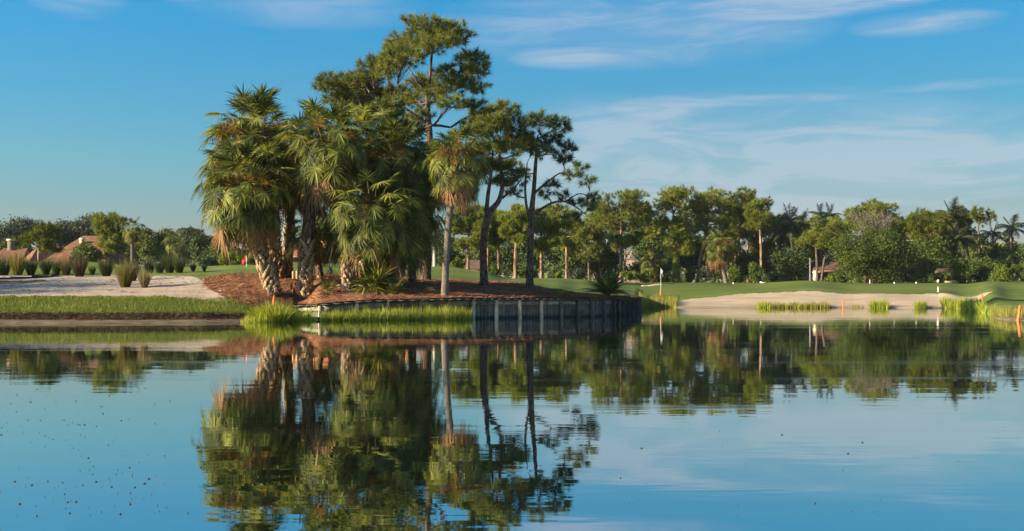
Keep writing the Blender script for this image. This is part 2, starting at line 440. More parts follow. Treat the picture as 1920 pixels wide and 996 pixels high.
M['tile_straw'] = plain('straw_roof_thatch', (.40, .30, .15), (.56, .44, .24), 3, .9, .1)
M['stucco'] = plain('cream_stucco', (.62, .53, .36), (.70, .61, .43), 2, .9, .15)
M['stucco_white'] = plain('white_stucco', (.70, .68, .62), (.78, .76, .70), 2, .9, .15)
M['stucco_brown'] = plain('brown_stucco', (.16, .12, .09), (.22, .17, .13), 2, .9, .15)
M['ridge'] = plain('pale_roof_edge', (.50, .33, .20), (.60, .42, .27), 3, .85, .2)
M['glass'] = plain('dark_window_glass', (.02, .025, .03), (.03, .035, .04), 2, .1, .5)
M['edging'] = plain('black_edging', (.02, .02, .022), (.04, .04, .042), 5, .6, .3)
M['scum'] = plain('floating_bits', (.03, .03, .018), (.10, .09, .05), 20, .8, .2)
M['metal'] = plain('grey_pole_paint', (.13, .125, .115), (.19, .18, .165), 3, .6, .4)
M['ball'] = M['pvc']
#PART2
# ------------------------------------------------------------------ terrain
SHORE = np.array([(-900, 38.8), (0, 39.3), (200, 39.4), (380, 40.0), (450, 41.0), (500, 42.0), (560, 43.4), (600, 44.2), (605, 44.3),
                  (750, 45.7), (890, 47.2), (1040, 49.5), (1110, 51.2), (1150, 53.2), (1165, 55.0), (1176, 60.0),
                  (1188, 66.0), (1196, 71.0), (1199, 82.0), (1215, 86.0), (1245, 86.0), (1272, 83.0), (1400, 82.5),
                  (1600, 83.0), (1760, 80.0), (1800, 77.0), (1835, 66.0), (1850, 58.0), (1868, 47.0), (1890, 44.5), (1925, 43.5), (2000, 41.0), (3000, 38.0)])
WALL = np.array([(550, 47.5), (577, 46.0), (605, 44.3), (750, 45.7), (890, 47.2), (1040, 49.5), (1110, 51.2), (1150, 53.2), (1165, 56.0), (1176, 60.0),
                 (1188, 66.0), (1196, 71.0), (1197.5, 78)])
def shore(px): return np.interp(px, SHORE[:, 0], SHORE[:, 1])
def walld(px): return np.interp(px, WALL[:, 0], WALL[:, 1])
def zp(py, D): return H + (HY - py) * D / F
COLS = [  # column at photograph x: (depth, height) pairs
    (-900, [(38.8, 0), (39.9, .14), (40.2, .36), (45, .92), (62, 2.1), (69, 2.2), (75, 2.4), (80, 3.5), (86, 3.7), (120, 3.0), (180, 3.6), (260, 4.2)]),
    (150, [(39.3, 0), (40.3, .14), (40.6, .36), (45, .92), (62, 2.1), (69, 2.2), (75, 2.4), (80, 3.5), (86, 3.7), (120, 3.0), (180, 3.6), (260, 4.2)]),
    (260, [(39.5, 0), (40.5, .13), (40.8, .36), (45, .92), (62, 2.1), (69, 2.3), (75, 2.5), (80, 3.2), (86, 3.3), (120, 3.0), (180, 3.8), (260, 4.2)]),
    (300, [(39.6, 0), (40.6, .13), (40.9, .36), (45, .92), (60, zp(519, 60)), (70, zp(514, 70)), (85, zp(506, 85)), (100, zp(502, 100)), (140, 3.6), (260, 4.2)]),
    (380, [(40, 0), (41, .13), (41.3, .34), (45, .80), (50, zp(541, 50)), (58, zp(518, 58)), (66, zp(515, 66)), (90, zp(501, 90)), (120, zp(499, 120)), (260, 4.2)]),
    (450, [(41, 0), (42, .12), (42.4, .32), (45, .70), (48, zp(545, 48)), (55, zp(516, 55)), (66, zp(513, 66)), (85, zp(498, 85)), (120, zp(497, 120)), (260, 4.2)]),
    (560, [(43.4, 0), (44.5, .15), (46.6, .35), (47.4, .60), (50, zp(529, 50)), (54, zp(516, 54)), (62, zp(517, 62)), (80, zp(494, 80)), (120, zp(494, 120)), (260, 4.2)]),
    (605, [(44.3, 0), (44.4, .66), (47.7, zp(538, 47.7)), (54, zp(516, 54)), (62, zp(517, 62)), (80, zp(494, 80)), (120, zp(494, 120)), (260, 4.2)]),
    (700, [(45.2, 0), (45.3, .80), (48, zp(541, 48)), (54, zp(522, 54)), (62, zp(519, 62)), (80, zp(499, 80)), (120, zp(497, 120)), (260, 4.2)]),
    (840, [(46.6, 0), (46.7, .88), (49, zp(545, 49)), (56, zp(529, 56)), (64, zp(521, 64)), (78, zp(504, 78)), (105, zp(500, 105)), (180, 3.6), (260, 4.0)]),
    (900, [(47.3, 0), (47.4, .88), (50.5, zp(546, 50.5)), (57, zp(532, 57)), (65, zp(524, 65)), (78, zp(508, 78)), (105, zp(508, 105)), (180, 3.4), (260, 4.0)]),
    (960, [(48.2, 0), (48.3, .88), (51.5, zp(547, 51.5)), (58, zp(533, 58)), (65, zp(529, 65)), (80, zp(524, 80)), (105, zp(522, 105)), (150, zp(527, 150)), (260, 3.6)]),
    (1040, [(49.5, 0), (49.6, .88), (54, zp(548, 54)), (60, zp(540, 60)), (70, zp(535, 70)), (95, zp(522, 95)), (108, zp(522, 108)), (150, zp(528, 150)), (260, 3.4)]),
    (1090, [(50.6, 0), (50.7, .88), (55, zp(552, 55)), (62, zp(548, 62)), (75, zp(541, 75)), (100, zp(524, 100)), (110, zp(524, 110)), (125, zp(531, 125)), (150, zp(531, 150)), (260, 3.2)]),
    (1150, [(53.2, 0), (53.3, .88), (60, zp(557, 60)), (70, zp(552, 70)), (80, zp(548, 80)), (105, zp(537, 105)), (125, zp(532, 125)), (150, zp(529, 150)), (260, 3.2)]),
    (1165, [(56, 0), (56.1, .88), (64, .92), (75, zp(553, 75)), (90, zp(546, 90)), (110, zp(536, 110)), (125, zp(532, 125)), (150, zp(529, 150)), (260, 3.2)]),
    (1177, [(60.4, 0), (60.5, .88), (68, .92), (78, zp(553, 78)), (90, zp(547, 90)), (110, zp(537, 110)), (125, zp(532, 125)), (150, zp(529, 150)), (260, 3.2)]),
    (1188, [(66, 0), (66.1, .86), (74, .92), (82, zp(553, 82)), (92, zp(548, 92)), (110, zp(538, 110)), (125, zp(533, 125)), (150, zp(530, 150)), (260, 3.2)]),
    (1197, [(73.5, 0), (73.7, .80), (80, .90), (87, zp(553, 87)), (95, zp(547, 95)), (110, zp(538, 110)), (125, zp(533, 125)), (150, zp(530, 150)), (260, 3.2)]),
    (1206, [(84, 0), (86, .5), (90, zp(556, 90)), (97, zp(549, 97)), (110, zp(539, 110)), (125, zp(533, 125)), (150, zp(530, 150)), (260, 3.2)]),
    (1240, [(86, 0), (87.5, .45), (90, zp(557, 90)), (95, zp(553, 95)), (110, zp(540, 110)), (120, zp(532, 120)), (150, zp(529, 150)), (260, 3.2)]),
    (1280, [(83, 0), (84.5, .25), (87, zp(562, 87)), (90, zp(555, 90)), (110, zp(540, 110)), (122, zp(531, 122)), (150, zp(530, 150)), (260, 3.2)]),
    (1400, [(82.5, 0), (84.5, .25), (88.5, zp(555, 88.5)), (90.5, zp(548, 90.5)), (110, zp(539, 110)), (130, zp(533, 130)), (150, zp(530, 150)), (260, 3.2)]),
    (1520, [(82.8, 0), (84.5, .25), (88.5, zp(554, 88.5)), (90.5, zp(545, 90.5)), (104, zp(531, 104)), (120, zp(527, 120)), (150, zp(526, 150)), (260, 3.2)]),
    (1600, [(83, 0), (84.5, .25), (88.5, zp(556, 88.5)), (90.5, zp(550, 90.5)), (110, zp(535, 110)), (130, zp(532, 130)), (150, zp(530, 150)), (260, 3.2)]),
    (1760, [(80, 0), (82, .2), (88, zp(558, 88)), (90, zp(550, 90)), (110, zp(538, 110)), (130, zp(531, 130)), (150, zp(529, 150)), (260, 3.2)]),
    (1840, [(64, 0), (68, .25), (80, zp(565, 80)), (86, zp(557, 86)), (92, zp(550, 92)), (115, zp(535, 115)), (130, zp(530, 130)), (150, zp(527, 150)), (260, 3.2)]),
    (1900, [(44.5, 0), (46.5, .22), (55, .45), (80, zp(560, 80)), (95, zp(551, 95)), (115, zp(536, 115)), (130, zp(529, 130)), (150, zp(526, 150)), (260, 3.2)]),
    (3000, [(38, 0), (40, .22), (50, .5), (80, zp(560, 80)), (95, zp(551, 95)), (115, zp(536, 115)), (130, zp(529, 130)), (150, zp(526, 150)), (260, 3.2)]),
]
CPX = np.array([c[0] for c in COLS], float)
def smooth_noise(x, y):
    return (np.sin(x * .9 + 1.3 * np.sin(y * .7)) * np.sin(y * 1.1 + .8 * np.sin(x * .6)) * .6
            + np.sin(x * 2.3 + y * 1.7) * np.sin(y * 2.9 - x * .8) * .3 + np.sin(x * 5.1 - y * 3.3) * np.sin(y * 6.1 + x * 2.2) * .15)
def height(x, y):
    """land height (no drop at the bulkhead)"""
    x = np.asarray(x, float); y = np.asarray(y, float)
    ys = np.maximum(y, 20.0)
    px = np.clip(960 + F * x / ys, -900, 3000)
    q = y - shore(px)
    i = np.clip(np.searchsorted(CPX, px) - 1, 0, len(CPX) - 2)
    w = (px - CPX[i]) / (CPX[i + 1] - CPX[i]); w = w * w * (3 - 2 * w)
    z = np.zeros_like(x)
    for c in range(len(COLS)):
        pr = np.array(COLS[c][1]); zi = np.interp(q, pr[:, 0] - pr[0, 0], pr[:, 1])
        z += np.where(i == c, 1 - w, 0) * zi + np.where(i + 1 == c, w, 0) * zi
    z = np.where(q < 0, np.maximum(q * .5, -1.5), z + smooth_noise(x, y) * .025 * np.clip(q / 3, 0, 1))
    near = np.where(y < -5, np.minimum(1.0, (-5 - y) * .3), -1.5)
    side = np.where(np.abs(x) > 70, np.minimum(1.2, (np.abs(x) - 70) * .2 - 1.5), -1.5)
    return np.where(y < 30, np.maximum(near, side), z)
def h1(x, y): return float(height(np.array([x]), np.array([y]))[0])
def on_ground(px, D, dz=0.0):
    x = (px - 960) * D / F
    return np.array([x, D, h1(x, D) + dz])

def wall_poly(step=.12):
    pts = [np.array([(p - 960) * d / F, d]) for p, d in WALL]
    out = [pts[0]]; pxs = [WALL[0, 0]]
    for a, b, pa, pb in zip(pts[:-1], pts[1:], WALL[:-1, 0], WALL[1:, 0]):
        n = max(2, int(np.linalg.norm(b - a) / step))
        for j in range(1, n + 1):
            out.append(a + (b - a) * j / n); pxs.append(pa + (pb - pa) * j / n)
    P = np.array(out)
    for _ in range(14): P[1:-1] = .25 * P[:-2] + .5 * P[1:-1] + .25 * P[2:]    # round the bends
    return P
WP = wall_poly()
WS = np.concatenate([[0], np.cumsum(np.linalg.norm(np.diff(WP, axis=0), axis=1))])
def wall_at(s):
    x = np.interp(s, WS, WP[:, 0]); y = np.interp(s, WS, WP[:, 1])
    e = .15
    dx = np.interp(s + e, WS, WP[:, 0]) - np.interp(s - e, WS, WP[:, 0]); dy = np.interp(s + e, WS, WP[:, 1]) - np.interp(s - e, WS, WP[:, 1])
    return x, y, math.atan2(dy, dx)
def wall_top(s):
    px = 960 + F * np.interp(s, WS, WP[:, 0]) / np.interp(s, WS, WP[:, 1])
    return np.interp(px, [550, 605, 665, 700, 870, 1197], [.56, .66, .76, .81, .88, .86])
def wall_s_of_px(px):
    p = 960 + F * WP[:, 0] / WP[:, 1]
    return float(np.interp(px, p, WS))

def grid_mesh(name, X, Y, Zz, mat, keep=None, smooth=True):
    ny, nx = X.shape
    i = np.arange(ny - 1)[:, None] * nx + np.arange(nx - 1)[None]
    Q = np.stack([i, i + 1, i + nx + 1, i + nx], -1).reshape(-1, 4)
    if keep is not None: Q = Q[keep.reshape(-1)]
    mb = MB(); mb.add(np.stack([X, Y, Zz], -1).reshape(-1, 3), Q)
    return mb.build(name, mat, smooth=smooth)

def axis(parts):
    out = []
    for a, b, st in parts: out.append(np.arange(a, b, st))
    return np.concatenate(out + [np.array([parts[-1][1]])])
gx = axis([(-6000, -600, 600), (-600, -90, 15), (-90, -26, 1.0), (-26, 12, .28), (12, 55, .42), (55, 120, 1.5), (120, 600, 15), (600, 6000, 600)])
gy = axis([(-3000, -60, 300), (-60, 30, 5), (30, 37, 1), (37, 60, .25), (60, 100, .4), (100, 160, 1.0), (160, 300, 5), (300, 900, 50), (900, 6000, 500)])
GX, GY = np.meshgrid(gx, gy)
GZ = height(GX, GY)
# step down behind the bulkhead so that the timber wall holds the edge
sel = (GX > -12) & (GX < 12) & (GY > 42) & (GY < 82)
pp = np.stack([GX[sel], GY[sel]], -1)
dist = np.full(len(pp), 1e9)
for k in range(14, len(WP), 3): dist = np.minimum(dist, np.hypot(pp[:, 0] - WP[k, 0], pp[:, 1] - WP[k, 1]))
gz = GZ[sel]; gz = np.where((dist < .62) & (gz > -.2), -1.0 if True else gz, gz); GZ[sel] = gz
ground = grid_mesh('ground', GX, GY, GZ, M['lawn'])
tag(ground, kind='structure')

# water sheet
wx = np.array([-3000, 3000.]); wy = np.array([-3000, 3000.])
WX, WY = np.meshgrid(wx, wy)
water = grid_mesh('water', WX, WY, WX * 0, M['water'], smooth=False); tag(water, kind='structure')

def sheet(name, pxs, front, back, mat, dz=.03, nt=60, kind='structure', fcurve=None, edge=.05, sink_front=True, wob=.25):
    """ground patch between two boundaries, following the terrain; its rim dips just under it"""
    pxs = np.asarray(pxs, float)
    t = np.linspace(0, 1, nt) ** 1.15
    f = np.array([front(p) for p in pxs]); b = np.array([back(p) for p in pxs])
    if wob:
        b = b + wob * (np.sin(pxs * .21) + .6 * np.sin(pxs * .083 + 1) + .5 * np.sin(pxs * .47 + 2))
        if sink_front: f = f + .35 * wob * (np.sin(pxs * .17 + 4) + .6 * np.sin(pxs * .41))
    Y = f[None] + (b - f)[None] * t[:, None]
    X = (pxs - 960)[None] * Y / F
    e = np.minimum(1, (1 - t)[:, None] / .04) * np.ones_like(X)
    if sink_front: e = np.minimum(e, np.minimum(1, t[:, None] / .04))
    e[:, 0] = 0; e[:, -1] = 0
    Zz = height(X, Y) + dz - (1 - e) * (dz + edge)
    o = grid_mesh(name, X, Y, Zz, mat)
    return tag(o, kind=kind)
def itp(*pairs):
    a = np.array(pairs, float); return lambda p: float(np.interp(p, a[:, 0], a[:, 1]))

sheet('mud_bank', np.arange(-700, 470, 5), lambda p: float(shore(p)) - .5, lambda p: float(shore(p)) + 1.25, M['mud'], .02, 14, wob=.12)
sheet('sand_area', np.arange(-700, 432, 4), itp((-700, 45), (0, 45.2), (200, 45.6), (330, 45.4), (400, 45.0), (432, 44.9)),
      itp((-700, 72), (0, 71), (110, 71), (250, 70), (300, 63), (350, 60), (400, 52), (432, 47.2)), M['sand'], .03, 70)
sheet('mulch_patch', np.arange(-60, 92, 4), itp((-60, 54), (40, 54.5), (92, 57)), itp((-60, 57), (40, 57), (92, 58.5)), M['mulch'], .05, 10)
# mulch island: front edge is the bulkhead itself
px_l = np.arange(378, 548, 3.0)
px_w = [960 + F * a / b for a, b in WP if a / b < (1197 - 960) / F]
px_w = [p for p in px_w if p > 549]
MF = {}
def mulch_front(p):
    if p < 549: return float(np.interp(p, [378, 395, 420, 450, 480, 520, 549], [54, 48.5, 45.9, 44.6, 43.9, 44.5, 45.4]))
    k = np.interp(p, 960 + F * WP[:, 0] / WP[:, 1], WP[:, 1]); return float(k)
mb_back = itp((378, 56), (420, 60), (600, 62), (700, 60), (840, 60), (950, 63), (1000, 60), (1040, 57), (1100, 55.5), (1150, 57.5), (1165, 60), (1176, 64), (1188, 70), (1197, 79.5))
pxs = np.array(list(px_l) + list(px_w)[::2])
f = np.array([mulch_front(p) for p in pxs]); b = np.array([mb_back(p) for p in pxs])
t = np.linspace(0, 1, 70) ** 1.2
Yb = f[None] + (b - f)[None] * t[:, None]; Xb = (pxs - 960)[None] * Yb / F
Zb = height(Xb, Yb)
# along the wall the mulch meets the cap; further in it follows the land
wt = np.interp(pxs, [550, 605, 665, 700, 870, 1197], [.56, .66, .76, .81, .88, .86])
dd = Yb - f[None]
inwall = (pxs > 549)[None] & np.ones_like(Yb, bool)
Zw = np.maximum(Zb, (wt + .0)[None] + 0 * Yb)
Zb = np.where(inwall, wt[None] + .02 + (Zw - wt[None]) * np.clip(dd / .55, 0, 1), Zb)
rim = np.minimum(1, (1 - t)[:, None] / .04) * np.ones_like(Xb)
rim = np.where((pxs < 549)[None], np.minimum(rim, np.minimum(1, t[:, None] / .05)), rim); rim[:, 0] = 0
Zb = Zb + .035 - (1 - rim) * .12 + .03 * smooth_noise(Xb * 2.1, Yb * 2.1) * rim
mulch = grid_mesh('mulch_bed', Xb, Yb, Zb, M['mulch']); tag(mulch, kind='structure')
def mulch_z(px, D): return max(h1((px - 960) * D / F, D), 0) + .03

sheet('sand_bunker', np.arange(1262, 1866, 3), lambda p: (float(shore(p)) - .4) if p < 1765 else float(np.interp(p, [1765, 1800, 1866], [79.5, 80, 85])),
      itp((1262, 83.5), (1275, 86.3), (1300, 87.6), (1400, 89.9), (1500, 90.4), (1590, 90.2), (1640, 90.6), (1760, 90.2), (1790, 91.4), (1840, 89.5), (1866, 86.2)), M['sand2'], .04, 40, wob=.15)
sheet('greenside_bunker', np.arange(1198, 1245, 2), itp((1198, 118), (1220, 116), (1245, 117.5)), itp((1198, 119), (1220, 121), (1245, 119)), M['sand2'], .04, 10, wob=.1)
sheet('mud_spit', np.arange(1862, 1990, 4), lambda p: float(shore(p)) - .5, lambda p: float(shore(p)) + 1.5, M['mud'], .03, 12, wob=.12)

# ------------------------------------------------------------------ haze
def haze():
    m, k, out = material('thin_morning_haze')
    v = k.new('ShaderNodeVolumePrincipled'); v.inputs['Color'].default_value = (.86, .92, 1, 1); v.inputs['Density'].default_value = HAZE
    k.l.new(v.outputs[0], out.inputs['Volume'])
    mb = MB(); mb.box((0, 1000, 22), (7000, 7000, 50)); o = mb.build('haze', m); tag(o, 'thin pale morning haze over the whole golf course', 'haze', kind='stuff')
HAZE = .00008
haze()

# ------------------------------------------------------------------ timber bulkhead
bw = empty('timber_bulkhead', (float(WP[len(WP)//3, 0]), float(WP[len(WP)//3, 1]), 0),
           'curved grey timber retaining wall of planks and posts holding the mulch island', 'retaining wall')
off = np.array(bw.location)
pm = MB(); pm.box((0, 0, 0), (.17, .05, 1.0)); plank_me = pm.mesh('plank', M['plank'])
def child(name, me, parent, loc, rz=0, sc=(1, 1, 1), rot=None):
    o = bpy.data.objects.new(name, me); COL.objects.link(o); o.parent = parent
    o.location = loc; o.rotation_euler = rot if rot is not None else (0, 0, rz); o.scale = sc
    return o
s = .1; total = WS[-1]
pl = random.Random(3)
while s < total - .1:
    x, y, a = wall_at(s); zt = float(wall_top(s)) - .06
    nx, ny = math.sin(a), -math.cos(a)
    jit = pl.uniform(-.012, .012)
    hgt = zt + .9
    child('plank', plank_me, bw, (x - nx * (.03 + jit) - off[0], y - ny * (.03 + jit) - off[1], zt - hgt / 2), a, (1, 1, hgt))
    s += .187
# horizontal walers just under the cap, one board between posts
POSTPX = [552, 605, 666, 724, 786, 838, 884, 928, 972, 1012, 1049, 1080, 1107, 1127, 1144, 1154, 1161, 1167, 1172, 1177, 1182, 1186, 1190, 1194, 1196.5]
ps = [wall_s_of_px(p) for p in POSTPX]
post_me = []
for v in range(4):
    mb = MB(); th = np.linspace(0, 1, 6)
    mb.tube(np.stack([.01 * np.sin(th * 4 + v), .01 * np.cos(th * 3 + v), th], -1), [.098, .096, .094, .092, .09, .086], 9)
    post_me.append(mb.mesh('post', M['post'], True))
posts_shaded = []  # post copies whose darker colour stands in for shade
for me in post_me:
    m2 = me.copy(); m2.materials.clear(); m2.materials.append(M['post_shaded']); posts_shaded.append(m2)
lean = random.Random(11)
for k, sp in enumerate(ps):
    x, y, a = wall_at(sp); zt = float(wall_top(sp)) - .07
    nx, ny = math.sin(a), -math.cos(a)
    top = zt + .0
    o = child('post', post_me[k % 4] if k < 10 else posts_shaded[k % 4], bw, (x + nx * .16 - off[0], y + ny * .16 - off[1], -1.0), 0, (1, 1, top + 1.0), (lean.uniform(-.03, .03), lean.uniform(-.035, .035), lean.uniform(0, 6)))
for k in range(len(ps) - 1):
    m = (ps[k] + ps[k + 1]) / 2; L = ps[k + 1] - ps[k]
    for lo, hi, nm in ((-.27, -.09, 'waler'),):
        n = 3; mb = MB()
        for j in range(n):
            q = ps[k] + L * (j + .5) / n
            x, y, a = wall_at(q); nx, ny = math.sin(a), -math.cos(a); zt = float(wall_top(q))
            mb.box((x + nx * .045 - off[0], y + ny * .045 - off[1], zt + (lo + hi) / 2 + .0005 * j), (L / n + .01, .07, hi - lo), a)
        mb.build(nm, M['waler'], bw)
    mb = MB(); n = 3
    for j in range(n):
        q = ps[k] + L * (j + .5) / n
        x, y, a = wall_at(q); nx, ny = math.sin(a), -math.cos(a); zt = float(wall_top(q))
        mb.box((x + nx * .10 - off[0], y + ny * .10 - off[1], zt - .025 + .0004 * j), (L / n + .03, .36, .05), a)
    mb.build('cap_board', M['cap'], bw)
bolt = MB(); bolt.tube([(0, 0, 0), (0, -.035, 0)], .025, 6)
bolt_me = bolt.mesh('bolt', M['pvc'])
for k in range(4, 12):
    x, y, a = wall_at(ps[k] + .15); nx, ny = math.sin(a), -math.cos(a)
    child('bolt', bolt_me, bw, (x + nx * .065 - off[0], y + ny * .065 - off[1], float(wall_top(ps[k])) - .18), a)
# low board sill running out from the wing end, half buried
mb = MB(); a0 = T(575, 598, 44.0); a1 = T(608, 596, 44.6)
mb.box(((a0 + a1) / 2), (1.2, .25, .10), math.atan2(a1[1] - a0[1], a1[0] - a0[0]))
tag(mb.build('mooring_board', M['cap']), 'grey board lying at the waterline by the bright reed clump', 'board')
#PART3
# ------------------------------------------------------------------ fan palms
def frond_mesh(name, elev, mat, seed, nl=25, pet=.85, fan=.74, droop=.35, spread=130, W=.062, ragged=.14, fold=26):
    """one fan-shaped (costapalmate) leaf, stalk starting at the origin and pointing to +X at the given elevation"""
    r = np.random.default_rng(seed); mb = MB()
    e = R(elev)
    n = 5; P = [np.zeros(3)]; a = e
    for i in range(n - 1):
        P.append(P[-1] + np.array([math.cos(a), 0, math.sin(a)]) * pet / (n - 1)); a -= R(9) * math.cos(e)
    P = np.array(P)
    mb.tube(P, np.linspace(.028, .014, n), 4, r=.7)
    a -= R(fold) * math.cos(e)
    f = np.array([math.cos(a), 0, math.sin(a)]); sd = np.array([0, 1., 0]); nn = np.cross(sd, f) * -1
    th = np.radians(np.linspace(-spread, spread, nl) + r.normal(0, 2.2, nl))
    c = np.abs(th) / math.radians(spread)
    d = np.cos(th)[:, None] * f + np.sin(th)[:, None] * sd + (.28 - .5 * c ** 2)[:, None] * nn * -.35 + r.normal(0, .05, (nl, 3))
    d = nz(d)
    base = P[-1] + f * (.28 * fan * (1 - c) ** 1.0)[:, None]
    L = fan * (1 - .38 * c ** 1.5) * (1 + r.normal(0, ragged, nl)) * np.where(c < .3, .85, 1)
    side = nz(np.cross(d, np.tile(nn, (nl, 1))) + r.normal(0, .25, (nl, 3)))
    dr = droop * L * (.25 + .75 * r.random(nl))
    mb.blades(base, d, side, L, W * (1.2 - .4 * c), dr, 4, rnd=np.clip(.5 + r.normal(0, .22, nl), 0, 1), prof=(.5, 1.0, .85, .5, 0))
    return mb.mesh(name, mat)
FR = {}
for cls, (el, dr, sp, fn) in {'up': (72, .20, 125, .75), 'mid': (38, .34, 135, .75), 'out': (8, .45, 135, .75), 'low': (-28, .48, 128, .75), 'hang': (-58, .38, 110, .72)}.items():
    FR[cls] = [frond_mesh('frond', el, M['palm'], 10 * len(FR) + v, droop=dr, spread=sp, fan=fn * 1.05) for v in range(5)]
FR['old'] = [frond_mesh('frond', -40, M['palm_old'], 70 + v, droop=.5, spread=105) for v in range(2)]
FR['dead'] = [frond_mesh('dead_frond', (-48, -60, -74)[v], M['palm_dead'], 80 + v, droop=.45, spread=75, nl=24, fan=.85, ragged=.3) for v in range(3)]
FR['young'] = [frond_mesh('frond', (78, 62, 45, 28)[v], M['palm'], 90 + v, nl=18, pet=.3, fan=1.0, droop=.35, spread=58, W=.06, fold=0) for v in range(4)]
def stalk_mesh(seed):
    r = np.random.default_rng(seed); mb = MB()
    t = np.linspace(0, 1, 7)
    P = np.stack([1.5 * t * (1 - .12 * t), 0 * t, .75 * t - 1.25 * t ** 2.2], -1)
    mb.tube(P, np.linspace(.02, .006, 7), 4)
    N = 170; k = r.random(N) ** .6
    b = np.stack([np.interp(k, t, P[:, 0]), 0 * k, np.interp(k, t, P[:, 2])], -1)
    d = nz(r.normal(size=(N, 3)) + np.array([.5, 0, -.2]))
    mb.blades(b, d, nz(np.cross(d, r.normal(size=(N, 3)))), .22 + .3 * r.random(N), .016, .18, 3)
    return mb.mesh('flower_stalk', M['flower'])
STK = [stalk_mesh(s_) for s_ in (1, 2)]
bb = MB(); bb.box((0, 0, .12), (.05, .125, .26), taper=.6)
BOOT = bb.mesh('leaf_base', M['boot'])

def trunk_path(p0, p1, bend=(0, 0, 0), n=9):
    t = np.linspace(0, 1, n)[:, None]
    return p0 + (p1 - p0) * t + np.array(bend)[None] * (np.sin(t * np.pi))
def fan_palm(label, base, top, rad=.17, boots=0, nfr=56, scale=1.0, dead=8, old=8, stalks=3, bend=(0, 0, 0), seed=0,
             up=90, lowlim=-60, group=None, name='fan_palm', cat='palm tree', lod=False, az_free=None):
    base = np.asarray(base, float); top = np.asarray(top, float)
    rr = random.Random(seed)
    root = empty(name, base, label, cat, group)
    path = trunk_path(base * 0, top - base, bend, 10)
    h = np.linalg.norm(top - base)
    prof = np.interp(np.linspace(0, 1, 10), [0, .08, .3, 1], [1.18, 1.02, .95, .9]) * rad
    mb = MB(); mb.tube(path, prof, 10)
    tr = mb.build('trunk', M['boot_trunk'] if boots else M['palm_trunk'], root, True)
    if boots:
        rows = int(boots * 1.4)
        k = 0
        for i in range(rows):
            fz = (i + .3) / rows * min(1.0, 2.6 / h)
            p = np.array([np.interp(fz, np.linspace(0, 1, 10), path[:, c]) for c in range(3)])
            for j in range(8):
                a = 2 * math.pi * (j + .5 * (i % 2)) / 8 + rr.uniform(-.12, .12)
                c = p + np.array([math.cos(a), math.sin(a), 0]) * rad * .93
                o = child('leaf_base', BOOT, tr, c)
                lean = rr.uniform(.12, .38); tw = rr.choice((-1, 1)) * rr.uniform(.3, .65)
                o.rotation_euler = (Matrix.Rotation(a, 4, 'Z') @ Matrix.Rotation(lean, 4, 'Y') @ Matrix.Rotation(tw, 4, 'X')).to_euler()
                q = rr.uniform(.8, 1.2) * rad / .27; o.scale = (q, q * 1.2, q * rr.uniform(.8, 1.1))
    c = path[-1]
    ga = math.pi * (3 - math.sqrt(5))
    nfr = int(nfr * 2.3)
    for i in range(nfr):
        f = (i + .5) / nfr
        el = up - (up - lowlim) * f ** .72 + rr.uniform(-9, 9)
        az = i * ga + rr.uniform(-.3, .3)
        cls = 'up' if el > 56 else 'mid' if el > 24 else 'out' if el > -10 else 'low' if el > -42 else 'hang'
        if f > 1 - old / nfr: cls = 'old'
        me = rr.choice(FR[cls])
        z = -.55 * f * scale
        s_ = (scale * .50 + .26) * rr.uniform(.8, 1.15); ce = math.cos(R(el)); se = math.sin(R(el)); ro = .70 * scale * rr.uniform(.2, 1.15)
        o = child('frond', me, root, c + np.array([math.cos(az) * (rad * .6 + ro * ce), math.sin(az) * (rad * .6 + ro * ce), z + ro * se * .8]), 0, (s_,) * 3,
                  (rr.uniform(-.5, .5), rr.uniform(-.3, .3), az))
    for i in range(dead):
        az = i * ga * 1.7 + rr.uniform(-.3, .3)
        s_ = scale * rr.uniform(.7, .95)
        child('dead_frond', rr.choice(FR['dead']), root, c + np.array([math.cos(az) * (rad * .8 + .25 * scale), math.sin(az) * (rad * .8 + .25 * scale), -.75 * scale - rr.uniform(0, .3)]), 0, (s_,) * 3,
              (rr.uniform(-.15, .15), rr.uniform(-.25, .15), az))
    for i in range(stalks):
        az = rr.uniform(-2.6, -.6) if i % 3 else rr.uniform(0, 6.28)
        child('flower_stalk', rr.choice(STK), root, c + np.array([0, 0, rr.uniform(-.2, .25)]), 0, (scale,) * 3, (0, rr.uniform(-.5, .3), az))
    return root
def PB(px, py, D): return T(px, py, D)
def gp(px, D, dz=0.0):           # base point on the mulch
    p = on_ground(px, D); p[2] += dz; return p

